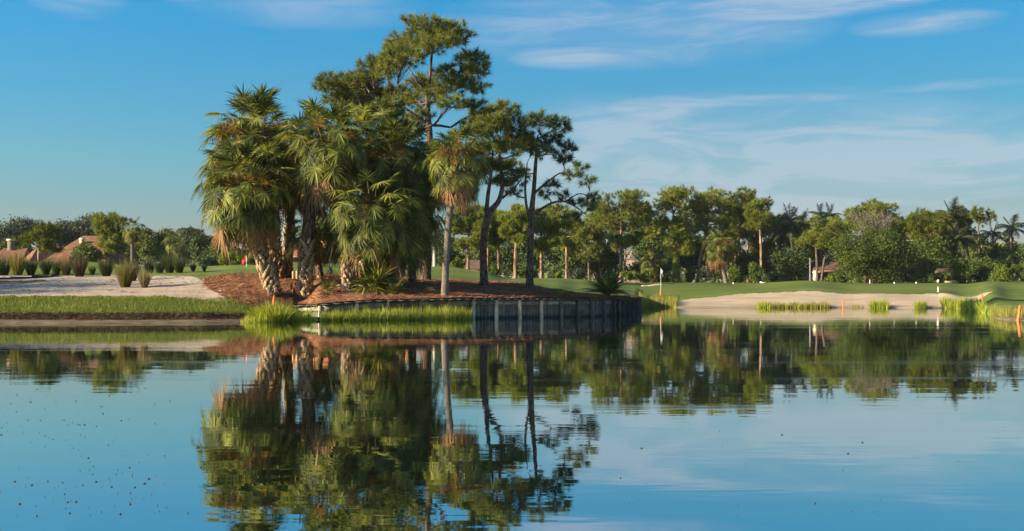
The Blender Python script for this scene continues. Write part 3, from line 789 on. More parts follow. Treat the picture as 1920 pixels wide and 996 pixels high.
# ------------------------------------------------------------------ pines
def pine(label, trunk, blobs, D0, depth=None, tufts=300, nb=44, tl=.34, nw=.026, mat='needle', bark_='bark', group=None, seed=0,
         limbs=(), near=True, jitter=1.0, name='pine_tree', cat='pine tree', base=None):
    """trunk: [(px, py, radius_m)] base first at depth D0; blobs: [(px, py, rx, ry)] foliage masses in photograph pixels, each with real depth"""
    r = np.random.default_rng(seed); rr = random.Random(seed); tufts = int(tufts * (1.25 if near else 1.5))
    k = D0 / F
    P = np.array([T(a, b_, D0) for a, b_, _ in trunk]); rad = np.array([c for *_, c in trunk])
    P[0] = on_ground(trunk[0][0], D0, -.15) if base is None else base
    P[1:, 1] += r.normal(0, .12, len(P) - 1) * (1 if near else 2)
    org = P[0].copy(); root = empty(name, org, label, cat, group)
    # refine the trunk curve
    tt = np.linspace(0, 1, len(P)); t2 = np.linspace(0, 1, len(P) * 4)
    PP = np.stack([np.interp(t2, tt, P[:, c]) for c in range(3)], -1)
    for _ in range(3): PP[1:-1] = .25 * PP[:-2] + .5 * PP[1:-1] + .25 * PP[2:]
    RR_ = np.interp(t2, tt, rad); RR_[0] *= 1.35; RR_[1] *= 1.08
    mb = MB(); mb.tube(PP - org, RR_, 10 if near else 6)
    tr = mb.build('trunk', M[bark_], root, True)
    skel = [PP]; skr = [RR_]
    # named limbs
    for lb in limbs:
        Q = np.array([T(a, b_, D0) for a, b_, _ in lb]); rq = np.array([c for *_, c in lb])
        yd = rr.uniform(-1, 1) * .5
        Q[:, 1] += np.linspace(0, 1, len(Q)) * yd * len(Q) * .5
        t1 = np.linspace(0, 1, len(Q)); t3 = np.linspace(0, 1, len(Q) * 4)
        QQ = np.stack([np.interp(t3, t1, Q[:, c]) for c in range(3)], -1)
        for _ in range(3): QQ[1:-1] = .25 * QQ[:-2] + .5 * QQ[1:-1] + .25 * QQ[2:]
        rq = np.interp(t3, t1, rq)
        mb = MB(); mb.tube(QQ - org, rq, 8 if near else 5); mb.build('limb', M[bark_], root, True)
        skel.append(QQ); skr.append(rq)
    SK = np.concatenate(skel); SR = np.concatenate(skr)
    br = MB(); cr = MB()
    tot = sum(b_[2] * b_[3] for b_ in blobs)
    wid = (max(b_[0] + b_[2] for b_ in blobs) - min(b_[0] - b_[2] for b_ in blobs)) * k
    cx = np.mean([b_[0] for b_ in blobs])
    dep = wid * .42 if depth is None else depth
    for b_ in blobs:
        px, py, rx, ry = b_[:4]; rx *= 1.12; ry *= 1.2
        nt = max(3, int(tufts * rx * ry / tot))
        edge = min(1, abs((px - cx) * k) / (wid / 2 + 1e-6))
        yo = rr.uniform(-1, 1) * dep * math.sqrt(max(0.05, 1 - edge ** 2)) if len(b_) < 5 else b_[4]
        cpt = T(px, py, D0); cpt[1] += yo
        rx, rz = rx * k, ry * k
        # branch from the skeleton
        low = SK[:, 2] < cpt[2] + .2
        cand = np.where(low & (SK[:, 2] > SK[:, 2].min() + .35 * (SK[:, 2].max() - SK[:, 2].min())))[0]
        if not len(cand): cand = np.arange(len(SK) // 2, len(SK))
        dd_ = np.linalg.norm(SK[cand] - cpt, axis=1) + (cpt[2] - SK[cand, 2]) * -.2
        i0 = cand[np.argmin(dd_)]; s0 = SK[i0]
        L = np.linalg.norm(cpt - s0)
        tq = np.linspace(0, 1, 6)[:, None]
        B = s0 + (cpt - s0) * tq + np.array([0, 0, -1]) * np.sin(tq * np.pi) * L * .08 + r.normal(0, .03 * L, (6, 3)) * np.sin(tq * np.pi)
        r0 = min(SR[i0] * .7, .02 + .022 * L)
        br.tube(B - org, np.linspace(r0, max(.012, r0 * .3), 6), 5 if near else 4)
        # tuft places: shell-biased in a flattened ellipsoid
        u = unit(nt); rad_ = r.random(nt) ** .45
        O = u * rad_[:, None] * np.array([rx, max(rx * .9, .3), rz])
        C = cpt + O
        # twigs
        nb_ = B[r.integers(2, 6, nt)]
        dv = C - nb_; Lt = np.linalg.norm(dv, axis=1)
        dn = nz(dv)
        br.blades(nb_ - org, dn, nz(np.cross(dn, unit(nt))), Lt, .028 if near else .05, -.05 * Lt, 2, prof=(1, .8, .3))
        # needles
        axis_ = nz(nz(O + 1e-3) * .9 + np.array([0, 0, .55]) + r.normal(0, .35, (nt, 3)))
        dirs = nz(unit(nt * nb) + np.repeat(axis_, nb, 0) * .75)
        cc = np.repeat(C, nb, 0) - dirs * .02 + np.repeat(axis_, nb, 0) * (r.random((nt * nb, 1)) * tl * .5)
        rn = np.clip(np.repeat(r.normal(.45, .2, nt), nb) + r.normal(0, .12, nt * nb), 0, 1)
        cr.tris(cc - org, dirs, nz(np.cross(dirs, unit(nt * nb))), tl * (.7 + .5 * r.random(nt * nb)), nw, rn)
    bo = br.build('branches', M[bark_], root)
    co = cr.build('crown', M[mat], root)
    return root

# ------------------------------------------------------------------ broad-leaved trees and shrubs
def leafy(label, name, cat, bbox, D, mat='oak', trunkpx=None, nclump=26, leaves=5200, size=.30, group=None, seed=0, bark_='bark_grey',
          trunks=1, depth=None, basez=None, flat=.75, low=False, rag=.18):
    """bbox in photograph pixels (x0, x1, top, bottom of foliage) at depth D"""
    r = np.random.default_rng(seed)
    x0, x1, y0, y1 = bbox; k = D / F
    w, h = (x1 - x0) * k / 2, (y1 - y0) * k / 2
    c = T((x0 + x1) / 2, (y0 + y1) / 2, D)
    tp = (x0 + x1) / 2 if trunkpx is None else trunkpx
    gz_ = h1((tp - 960) * k, D) if basez is None else basez
    org = np.array([(tp - 960) * k, D, gz_]); root = empty(name, org, label, cat, group)
    dep = (w * .8 if depth is None else depth)
    mb = MB()
    u = unit(nclump)
    if not low and D < 130: u[:, 2] = np.abs(u[:, 2]) * 1.15 - .45
    q = r.random(nclump) ** .4
    CL = u * q[:, None] * np.array([w * .86, dep * .82, h * .84]) + c
    if low: CL[:, 2] = np.maximum(CL[:, 2], c[2] - h * .9)
    rc = (.30 + .22 * r.random(nclump)) * min(w, h * 1.3, dep * 1.5)
    t0 = org + np.array([0, 0, -.3])
    if not low:
        for tkn in range(trunks):
            o2 = t0 + np.array([r.normal(0, .5) * (trunks > 1), r.normal(0, .3) * (trunks > 1), 0])
            mid = np.array([c[0] + r.normal(0, w * .12), c[1], c[2] - h * .35])
            tq = np.linspace(0, 1, 6)[:, None]
            B = o2 + (mid - o2) * tq + r.normal(0, .02 * h, (6, 3)) * np.sin(tq * np.pi)
            rr0 = .035 * (h + w) + .05
            mb.tube(B - org, np.linspace(rr0, rr0 * .6, 6), 7)
        for i in range(nclump):
            tq = np.linspace(0, 1, 5)[:, None]
            B = mid + (CL[i] - mid) * tq + r.normal(0, .05 * w, (5, 3)) * np.sin(tq * np.pi)
            mb.tube(B - org, np.linspace(rr0 * .35, .02, 5), 4)
        mb.build('trunk', M[bark_], root, True)
    cr = MB()
    per = np.maximum(8, (leaves * rc ** 2 / np.sum(rc ** 2)).astype(int))
    for i in range(nclump):
        n = per[i]; v = unit(n); rd = (1 - r.random(n) ** 2 * .55) * (1 + r.normal(0, rag, n))
        P = CL[i] + v * rd[:, None] * rc[i] * np.array([1, 1, flat])
        nn = nz(v * .8 + unit(n) * .8 + np.array([0, 0, .3]))
        rn = np.clip(r.normal(.3 + .35 * r.random(), .2, n), 0, 1)
        cr.leaves(P - org, nn, size * (.6 + .8 * r.random(n)), rn)
    if low: P = None
    cr.build('crown' if not low else 'foliage', M[mat], root)
    return root

# ------------------------------------------------------------------ feather palms
def pinnate_mesh(seed, L=3.0, elev=45, nl=44, droop=1.5, leaf=.85):
    r = np.random.default_rng(seed); mb = MB()
    t = np.linspace(0, 1, 9); e = R(elev)
    P = np.stack([math.cos(e) * L * t, 0 * t, math.sin(e) * L * t - droop * t ** 2], -1)
    mb.tube(P, np.linspace(.045, .012, 9), 4, r=.8)
    k = np.linspace(.12, .99, nl)
    b = np.stack([np.interp(k, t, P[:, c]) for c in range(3)], -1)
    tg = np.gradient(P, axis=0); tg = nz(np.stack([np.interp(k, t, tg[:, c]) for c in range(3)], -1))
    for sgn in (-1, 1):
        d = nz(tg * .55 + np.array([0, sgn * .8, 0]) + np.array([0, 0, -.25]) + r.normal(0, .1, (nl, 3)))
        LL = leaf * np.sin(np.pi * (k * .8 + .14)) * (1 + r.normal(0, .08, nl))
        mb.blades(b, d, nz(np.cross(d, np.array([0, 0, 1.]) + r.normal(0, .3, (nl, 3)))), LL, .10, .35 * LL, 3)
    return mb.mesh('frond', M['coconut'])
PF = {'up': [pinnate_mesh(1, elev=74, droop=.5), pinnate_mesh(2, elev=66, droop=.8)],
      'mid': [pinnate_mesh(3, elev=42, droop=1.3), pinnate_mesh(4, elev=30, droop=1.5)],
      'low': [pinnate_mesh(5, elev=0, droop=1.7), pinnate_mesh(6, elev=-20, droop=1.4)]}
def feather_palm(label, crown, D, r_px, basepx=None, nfr=18, rad=.16, seed=0, group='feather palms beyond the fairway', trunk_mat='palm_trunk', low=True):
    rr = random.Random(seed)
    c = T(crown[0], crown[1], D); bp = crown[0] if basepx is None else basepx
    b = on_ground(bp, D, -.1)
    root = empty('feather_palm', b, label, 'palm tree', group)
    mb = MB(); path = trunk_path(b * 0, c - b, (rr.uniform(-.2, .2), 0, 0), 8); mb.tube(path, np.linspace(rad * 1.0, rad * .6, 8), 7)
    mb.build('trunk', M[trunk_mat], root, True)
    s_ = r_px * 1.25 * D / F / 3.0
    for i in range(nfr):
        f = (i + .5) / nfr; az = i * 2.4 + rr.uniform(-.3, .3)
        cls = 'up' if f < .25 else 'mid' if f < .68 or not low else 'low'
        child('frond', rr.choice(PF[cls]), root, path[-1], 0, (s_ * rr.uniform(.9, 1.12),) * 3, (rr.uniform(-.15, .15), rr.uniform(-.12, .12), az))
    return root

# ------------------------------------------------------------------ tufts of grass
def tuft(label, name, cat, p, height_, width, n=260, mat='bunch', w=.016, lean=.35, droop=.25, group=None, seed=0, kind=None, parts=None):
    r = np.random.default_rng(seed); mb = MB()
    a = r.random(n) * 2 * np.pi; q = np.sqrt(r.random(n))
    b = np.stack([np.cos(a) * q, np.sin(a) * q, 0 * a], -1) * width * .22
    d = nz(np.stack([np.cos(a) * q * lean, np.sin(a) * q * lean, 1 + 0 * a], -1) + r.normal(0, .07, (n, 3)))
    L = height_ * (.55 + .5 * r.random(n))
    mb.blades(b, d, nz(np.cross(d, unit(n))), L, w, droop * L * q, 3)
    o = mb.build(name, M[mat]); o.location = p
    return tag(o, label, cat, group, kind)
def blade_band(name, xs, ys, zs, hh, mat, w=.02, lean=.2, droop=.15, K=3, seed=0):
    n = len(xs); r = np.random.default_rng(seed); mb = MB()
    b = np.stack([xs, ys, zs], -1)
    d = nz(np.array([0, 0, 1.]) + r.normal(0, lean, (n, 3)) * np.array([1, 1, .3]))
    mb.blades(b, d, nz(np.cross(d, unit(n))), hh * (.5 + .6 * r.random(n)), w, droop * hh * r.random(n), K)
    o = mb.build(name, M[mat]); return o
#PART4
# ------------------------------------------------------------------ palm grove on the mulch island
G1 = 'cabbage palms clumped on the mulch island'
fan_palm('tall palm at the back left of the clump with brown flower sprays near its top', gp(524, 51.5), PB(480, 256, 51), .24, 8, 92, 1.5, 5, 8, 10, (.15, 0, 0), 1, lowlim=-62, group=G1)
fan_palm('low palm at the left edge of the clump, thick trunk with criss-cross leaf bases', gp(512, 47.6), PB(462, 348, 47.4), .33, 13, 96, 1.24, 14, 18, 6, (-.1, 0, 0), 2, lowlim=-50, group=G1)
fan_palm('palm squeezed between the two left palms, its trunk half hidden behind theirs', gp(537, 52), PB(542, 295, 52), .24, 9, 64, 1.25, 10, 6, 2, (.1, 0, 0), 3, group=G1)
fan_palm('tall middle palm of the clump with golden dead leaves hanging below', gp(574, 48), PB(615, 266, 48.6), .30, 12, 96, 1.34, 18, 18, 6, (-.35, 0, 0), 4, lowlim=-56, group=G1)
fan_palm('dark palm at the right of the clump, standing before the tall pine', gp(716, 52), PB(752, 300, 52), .22, 6, 92, 1.5, 8, 12, 6, (.1, 0, 0), 5, lowlim=-66, group=G1)
fan_palm('low leaning palm whose fronds hang down to the mulch at the right', gp(655, 47.6), PB(694, 392, 48), .27, 9, 84, 1.32, 12, 14, 2, (-.45, 0, 0), 6, up=65, lowlim=-52, group=G1)
fan_palm('small palm with low dark fronds between the booted trunk and the leaning palm', gp(602, 50.5), PB(588, 432, 50), .16, 4, 34, .75, 4, 5, 0, (0, 0, 0), 7, group=G1)
fan_palm('second tall palm behind the middle of the clump, in deep shade', gp(690, 53.5), PB(690, 265, 53.5), .22, 5, 60, 1.25, 4, 4, 2, (0, 0, 0), 9, group=G1)
fan_palm('drooping palm at the lower right of the clump above the stump', gp(735, 49.5), PB(748, 398, 49.5), .2, 5, 64, 1.35, 6, 8, 1, (-.2, 0, 0), 21, up=60, lowlim=-72, group=G1)
fan_palm('palm at the right shoulder of the clump, partly over the tall pine trunk', gp(772, 53), PB(782, 335, 52.5), .2, 4, 52, 1.05, 10, 10, 3, (0, 0, 0), 23, lowlim=-62, group=G1)
fan_palm('smaller palm filling the upper left side of the clump', gp(515, 50), PB(455, 305, 49.5), .2, 6, 60, 1.15, 6, 5, 3, (.4, 0, 0), 22, group=G1)
fan_palm('single slim palm with smooth grey trunk and hanging tan dead fronds, apart from the clump', gp(834, 47.4), PB(858, 292, 47.6), .16, 0, 60, .92, 34, 34, 12, (-.12, 0, 0), 10, lowlim=-60)

# ------------------------------------------------------------------ pines on the island
G2 = 'pines standing on the mulch island'
pine('tallest pine, broad open crown rising above the palms', [(797, 528, .30), (800, 480, .27), (803, 400, .24), (807, 320, .21), (806, 250, .18), (800, 200, .15), (806, 140, .09), (812, 80, .04)],
     [(802, 62, 42, 17), (850, 66, 36, 17), (758, 86, 34, 16), (738, 102, 20, 12), (882, 104, 28, 15), (820, 98, 40, 15), (760, 124, 36, 14), (845, 128, 34, 13), (892, 136, 20, 13), (800, 148, 36, 13),
      (728, 138, 22, 11), (868, 165, 26, 11), (898, 160, 16, 9), (822, 182, 30, 11), (775, 178, 30, 11), (884, 190, 24, 9), (850, 208, 22, 9), (745, 205, 24, 9), (790, 215, 22, 8), (900, 205, 18, 8)],
     56, tufts=620, nb=46, tl=.36, seed=1, group=G2,
     limbs=[[(804, 235, .12), (785, 222, .09), (760, 205, .06), (738, 190, .03)], [(803, 195, .10), (830, 172, .07), (858, 150, .045), (885, 130, .02)], [(801, 180, .09), (780, 150, .06), (762, 120, .03)]])
pine('pine leaning left behind the palms, rounded yellow-green crown', [(752, 522, .22), (752, 440, .2), (748, 340, .17), (735, 250, .13), (705, 190, .09), (680, 155, .04)],
     [(640, 146, 26, 14), (676, 136, 30, 14), (715, 140, 28, 14), (628, 168, 26, 13), (662, 168, 34, 15), (704, 170, 34, 15), (738, 172, 26, 12), (648, 194, 34, 13), (690, 200, 36, 13), (728, 206, 28, 12), (668, 150, 22, 10), (700, 226, 26, 10), (765, 232, 26, 9), (740, 240, 22, 9)],
     60, tufts=560, nb=46, tl=.38, seed=2, group=G2)
pine('forked dark pine between the single palm and the rightmost pine', [(908, 533, .22), (906, 490, .19), (907, 443, .18), (915, 398, .17), (936, 380, .13), (944, 345, .11), (938, 315, .09), (936, 260, .04)],
     [(945, 212, 28, 12), (905, 222, 22, 11), (968, 232, 24, 12), (930, 240, 30, 13), (900, 256, 22, 11), (960, 262, 28, 12), (925, 280, 28, 12), (980, 285, 18, 10), (950, 305, 28, 11), (915, 312, 24, 10), (880, 232, 16, 9), (968, 335, 22, 9), (935, 340, 22, 8), (890, 285, 16, 9)],
     55, tufts=380, nb=44, tl=.35, mat='needle', seed=3, group=G2,
     limbs=[[(912, 400, .12), (915, 365, .10), (921, 330, .08), (925, 280, .04)], [(941, 372, .07), (962, 356, .05), (978, 335, .03)]])
pine('rightmost island pine, dark, with one long limb reaching right', [(993, 530, .21), (994, 480, .18), (996, 400, .165), (1001, 360, .12), (1004, 310, .10), (1008, 260, .05)],
     [(1012, 236, 26, 10), (1046, 238, 22, 10), (985, 252, 18, 10), (1034, 258, 26, 10), (1064, 272, 15, 9), (1000, 276, 18, 9), (1058, 300, 16, 7), (1024, 292, 18, 8), (1088, 318, 11, 6), (1100, 345, 13, 6),
      (1074, 335, 16, 6), (1040, 340, 14, 6), (1112, 366, 11, 7), (1062, 366, 14, 5), (1088, 378, 13, 6), (1024, 368, 12, 5), (1100, 392, 12, 6), (1076, 405, 12, 5), (975, 320, 14, 7), (962, 362, 12, 6), (1118, 385, 9, 6)],
     55.5, tufts=250, nb=42, tl=.33, mat='needle_dark', seed=4, group=G2,
     limbs=[[(997, 402, .10), (1012, 394, .08), (1036, 380, .06), (1060, 378, .05), (1082, 392, .035), (1096, 405, .02)], [(994, 410, .08), (986, 385, .07), (984, 350, .055), (988, 310, .03)], [(1002, 362, .07), (1025, 342, .05), (1052, 322, .03), (1080, 330, .015)],
            [(1060, 378, .04), (1085, 362, .03), (1110, 372, .015)]])

# ------------------------------------------------------------------ far pines, one call each
def blobs_for(x0, x1, y0, y1, n, seed, tx):
    rr = random.Random(seed); w, h = (x1 - x0) / 2, (y1 - y0) / 2; cx, cy = (x0 + x1) / 2, (y0 + y1) / 2
    out = []
    for i in range(n):
        a = rr.uniform(0, 2 * math.pi); q = rr.random() ** .5
        bx = cx + math.cos(a) * q * w * .80; by = cy + math.sin(a) * q * h * .82
        s_ = rr.uniform(.20, .34)
        out.append((bx, by, max(6, w * s_), max(4.5, min(w, h) * s_ * .62)))
    return out
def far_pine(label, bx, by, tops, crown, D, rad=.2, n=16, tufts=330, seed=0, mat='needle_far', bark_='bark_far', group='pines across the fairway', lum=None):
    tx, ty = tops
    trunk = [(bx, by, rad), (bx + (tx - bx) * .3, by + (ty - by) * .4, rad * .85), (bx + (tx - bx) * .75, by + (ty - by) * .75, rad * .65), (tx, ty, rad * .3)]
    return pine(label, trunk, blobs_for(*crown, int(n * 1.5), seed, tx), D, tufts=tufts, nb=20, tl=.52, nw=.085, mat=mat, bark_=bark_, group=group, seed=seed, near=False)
FP = [
 ('sunlit pine with forked pale branches, just right of the slim palm', 877, 505, (882, 400), (838, 925, 378, 478), 118, .20, 17, 420),
 ('pine with dead bare upper twigs behind the forked pine', 936, 517, (930, 400), (905, 965, 385, 470), 122, .17, 14, 330),
 ('short sunlit trunk pine close behind the forked pine', 914, 512, (915, 430), (892, 940, 395, 470), 126, .20, 12, 260),
 ('pine with a thick pale double trunk left of the rightmost island pine', 966, 522, (969, 420), (935, 1000, 380, 460), 116, .28, 15, 380),
 ('pine with reddish trunk and low foliage pads right of the rightmost island pine', 1015, 523, (1015, 400), (980, 1072, 375, 480), 118, .2, 17, 420),
 ('tall pine with straight reddish trunk and open layered crown behind the palmetto', 1164, 522, (1166, 390), (1104, 1232, 356, 440), 146, .28, 20, 430),
 ('thin bare-trunked pine touching the right side of the straight reddish pine', 1172, 520, (1173, 440), (1135, 1215, 420, 470), 147, .15, 10, 200),
 ('tall pine with fat orange-brown trunk left of the widest crown', 1268, 530, (1262, 400), (1218, 1325, 350, 452), 148, .38, 20, 470),
 ('slender pine with pale thin trunk beside the bright green vine column', 1276, 532, (1272, 440), (1238, 1300, 432, 485), 147, .14, 12, 230),
 ('pine at the left half of the widest crown', 1307, 532, (1330, 400), (1290, 1380, 350, 462), 150, .24, 20, 440),
 ('pine at the right half of the widest crown, topmost twig sticking up', 1385, 532, (1385, 400), (1340, 1445, 344, 436), 156, .26, 20, 460),
 ('pine standing behind the brown-skirted palm', 1366, 531, (1362, 440), (1322, 1410, 415, 480), 158, .15, 12, 240),
 ('isolated tall pine with straight trunk right of the brown-skirted palm', 1427, 522, (1425, 400), (1396, 1462, 374, 432), 148, .22, 15, 330),
 ('low leafy pine right of the isolated tall pine', 1450, 528, (1448, 440), (1425, 1485, 415, 488), 158, .2, 14, 300),
 ('pine with two crooked dark trunks in front of the cream house', 1532, 525, (1528, 430), (1490, 1582, 404, 470), 140, .2, 17, 380),
 ('second dark trunked pine leaning beside the one in front of the cream house', 1540, 525, (1560, 430), (1535, 1592, 405, 480), 143, .17, 14, 300),
 ('big spreading pine with open top behind the large round oak', 1625, 530, (1628, 400), (1575, 1692, 370, 445), 160, .35, 22, 480),
 ('pine behind the oak leaning towards the white building', 1672, 530, (1670, 420), (1645, 1705, 398, 460), 165, .2, 13, 280),
 ('dense pine wrapped in vines, left of the coconut palm', 1735, 528, (1738, 410), (1694, 1782, 388, 470), 148, .34, 24, 560),
 ('flat-topped pine in front of the tallest coconut palm', 1800, 522, (1795, 415), (1770, 1828, 386, 430), 152, .2, 14, 300),
 ('thin pine with bare crooked limbs and sparse top against the sky', 1835, 520, (1836, 405), (1812, 1866, 388, 420), 146, .15, 6, 60),
 ('pine filling the treeline just right of the rightmost island pine', 1062, 522, (1062, 430), (1030, 1100, 392, 480), 142, .2, 16, 330),
 ('pine between the dark oaks left of the straight reddish pine', 1122, 522, (1124, 420), (1092, 1160, 386, 470), 160, .2, 16, 340),
 ('pine filling between the straight reddish pine and the fat trunk pine', 1222, 524, (1220, 420), (1188, 1252, 378, 455), 162, .2, 16, 340),
 ('pine right of the brown-skirted palm, low crown', 1402, 528, (1402, 430), (1378, 1432, 398, 470), 160, .18, 14, 280),
 ('pine between the isolated tall pine and the coconut heads', 1462, 526, (1462, 430), (1440, 1492, 398, 462), 162, .18, 14, 260),
 ('pine behind the coconut heads and crooked pines', 1512, 526, (1512, 430), (1485, 1548, 402, 470), 168, .18, 14, 280),
 ('pine behind the vine-wrapped pine, small rounded top', 1692, 526, (1692, 430), (1668, 1722, 404, 470), 170, .18, 14, 280),
 ('pine behind the tallest coconut palm', 1765, 524, (1765, 430), (1745, 1800, 398, 465), 166, .18, 14, 280),
 ('pine low and dark at the left of the treeline gap', 1105, 520, (1100, 440), (1072, 1140, 410, 500), 152, .2, 15, 330),
]
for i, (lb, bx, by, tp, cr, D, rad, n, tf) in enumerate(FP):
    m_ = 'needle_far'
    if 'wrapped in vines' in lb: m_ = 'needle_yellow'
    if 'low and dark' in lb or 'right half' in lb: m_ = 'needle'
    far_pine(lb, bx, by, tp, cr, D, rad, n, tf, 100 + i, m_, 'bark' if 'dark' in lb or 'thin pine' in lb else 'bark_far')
# left bank pines
G4 = 'pines beyond the left sand'
far_pine('bright yellow-green crooked pine in front of the clay roofs', 75, 492, (72, 440), (34, 118, 418, 480), 112, .17, 11, 170, 140, 'needle_yellow', 'bark_far', G4)
far_pine('tall green pine right of the clay roof gable', 198, 492, (212, 420), (172, 242, 392, 480), 135, .28, 16, 330, 141, 'needle_far', 'bark', G4)
far_pine('small twisted pine alone on the skyline right of the dark trees', 362, 492, (366, 445), (354, 384, 424, 450), 190, .2, 6, 90, 142, 'oak_grey', 'bark', G4)

# ------------------------------------------------------------------ broad-leaved trees
G5, G6 = 'oaks behind the clay-roofed house', 'broad trees across the fairway'
LT = [  # label, bbox, D, material, seed group leaves size
 ('grey-green oak at the far left edge with a domed top', (-40, 42, 410, 500), 205, 'oak_grey', G5, 5200, .42),
 ('grey oak rising left behind the yellow-green pine', (10, 82, 403, 470), 215, 'oak_grey', G5, 5200, .42),
 ('low dark oak behind the chimney', (-10, 60, 445, 505), 190, 'oak', G5, 3600, .40),
 ('oak behind the dip between the two roofs', (90, 160, 412, 480), 220, 'oak_grey', G5, 4800, .42),
 ('large grey-green oak above the round clay roof', (128, 212, 393, 470), 222, 'oak_grey', G5, 6000, .42),
 ('dense round dark shrub-tree in front of the round clay roof', (138, 190, 455, 500), 118, 'oak', G5, 3200, .28),
 ('oak filling the gap behind the sabal palm trunk', (205, 282, 428, 502), 182, 'oak', G5, 4600, .36),
 ('oak just right of the sabal palm trunk', (255, 310, 418, 500), 175, 'oak', G5, 4600, .36),
 ('blue-green oak left of the twin pale palm trunks', (290, 345, 425, 500), 185, 'oak', G5, 4400, .36),
 ('oak behind the twin pale palm trunks', (322, 372, 422, 500), 195, 'oak_grey', G5, 4200, .38),
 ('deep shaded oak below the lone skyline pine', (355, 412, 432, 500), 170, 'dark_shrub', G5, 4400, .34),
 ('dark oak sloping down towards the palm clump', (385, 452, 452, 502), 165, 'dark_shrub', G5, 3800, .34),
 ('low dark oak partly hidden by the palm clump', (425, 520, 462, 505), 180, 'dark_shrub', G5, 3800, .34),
 ('tree seen through the gap above the orange roof', (560, 650, 400, 500), 170, 'oak', G5, 4000, .36),
 ('tree behind the leaning palm in the clump gap', (655, 745, 420, 505), 172, 'oak', G5, 4000, .36),
 ('low tree right of the orange-roofed house', (800, 868, 440, 512), 160, 'dark_shrub', G6, 4600, .32),
 ('dark oak behind the sunlit pine trunks', (850, 950, 420, 520), 160, 'oak', G6, 5200, .34),
 ('dark oak behind the double-trunked pine', (930, 1025, 430, 525), 158, 'dark_shrub', G6, 5000, .34),
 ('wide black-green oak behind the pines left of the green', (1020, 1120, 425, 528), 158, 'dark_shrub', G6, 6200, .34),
 ('dark oak with low crooked limb behind the palmetto', (1090, 1170, 440, 528), 162, 'oak', G6, 5200, .34),
 ('dark tree between the two reddish pine trunks', (1165, 1260, 425, 485), 172, 'dark_shrub', G6, 3600, .34),
 ('brownish oak below the grey roof', (1175, 1250, 478, 530), 156, 'oak_grey', G6, 4200, .30),
 ('dark tree behind the bright vine column', (1245, 1340, 430, 528), 168, 'dark_shrub', G6, 5200, .34),
 ('black-green tree hanging between the widest crown and the isolated pine', (1350, 1412, 375, 445), 162, 'dark_shrub', G6, 4200, .34),
 ('tree behind the brown-skirted palm trunk', (1330, 1410, 450, 530), 166, 'oak', G6, 4800, .34),
 ('tree under the isolated tall pine', (1395, 1450, 440, 528), 164, 'oak', G6, 4200, .32),
 ('tree left of the straw-coloured gable', (1378, 1440, 470, 530), 154, 'dark_shrub', G6, 3800, .30),
 ('dark leafy tree left of the cream house', (1450, 1520, 462, 528), 150, 'dark_shrub', G6, 5600, .30),
 ('tree between the cream house and the coconut palm', (1480, 1560, 430, 490), 172, 'oak', G6, 4000, .34),
 ('large round oak dominating the right treeline, brown bare twigs on top', (1566, 1712, 425, 530), 132, 'oak_deep', G6, 19000, .21),
 ('dark tree filling the gap right of the large round oak', (1660, 1740, 430, 528), 162, 'dark_shrub', G6, 5200, .32),
 ('vine-hung tree under the dense pine', (1700, 1790, 440, 520), 146, 'shrub', G6, 6500, .26),
 ('dark tree behind the two pale palm trunks', (1765, 1850, 420, 515), 168, 'dark_shrub', G6, 5200, .34),
 ('dark flat-layered tree at the right edge below the royal palm', (1845, 1960, 452, 512), 150, 'dark_shrub', G6, 6200, .28),
 ('distant tree low on the skyline at the right edge', (1880, 1990, 440, 500), 175, 'oak', G6, 4200, .34),
 ('dark tree closing the gap below the thin crooked pine', (1808, 1880, 448, 512), 158, 'oak', G6, 4400, .30),
]
for i, (lb, bb_, D, mt, gr, lv, sz) in enumerate(LT):
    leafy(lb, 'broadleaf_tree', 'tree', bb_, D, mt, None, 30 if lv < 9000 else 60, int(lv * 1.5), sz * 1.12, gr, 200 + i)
for i, (lb, bb_, D) in enumerate((('oak beyond the left edge shading the back of the sand, nearest one', (-1000, -640, 200, 510), 42.5),
        ('oak beyond the left edge shading the back of the sand, middle one', (-900, -560, 190, 510), 46), ('oak beyond the left edge shading the back of the sand, farthest one', (-800, -480, 230, 510), 50.5))):
    leafy(lb, 'broadleaf_tree', 'tree', bb_, D, 'oak', None, 30, 5000, .2, 'oaks on the bank left of the view', 280 + i)
# pale bare twigs on top of the big oak
def twigs(label, bbox, D, n, seed):
    r = np.random.default_rng(seed); mb = MB(); x0, x1, y0, y1 = bbox
    org = T((x0 + x1) / 2, y1, D)
    for i in range(n):
        b = T(r.uniform(x0 + (x1-x0)*.2, x1 - (x1-x0)*.2), y1 - r.uniform(-6, 12), D + r.uniform(-2, 2)); e = T(r.uniform(x0, x1), r.uniform(y0, y0 + 18), D + r.uniform(-3, 3))
        tq = np.linspace(0, 1, 5)[:, None]; B = b + (e - b) * tq + r.normal(0, .2, (5, 3)) * np.sin(tq * np.pi)
        mb.tube(B - org, np.linspace(.05, .015, 5), 4)
        k = 14; ii = r.random(k); bs = np.stack([np.interp(ii, tq[:, 0], B[:, c]) for c in range(3)], -1)
        d = nz(unit(k) * .7 + np.array([0, 0, .7])); mb.blades(bs - org, d, nz(np.cross(d, unit(k))), r.uniform(.5, 1.3, k), .04, .1, 2)
    o = mb.build('bare_tree', M['bark_grey']); o.location = org
    return tag(o, label, 'tree')
twigs('leafless pale grey treetop behind the crown of the large round oak', (1588, 1690, 396, 450), 136, 60, 5)
twigs('grey leafless twigs against the sky above the double trunked pine', (925, 945, 405, 440), 121, 9, 6)

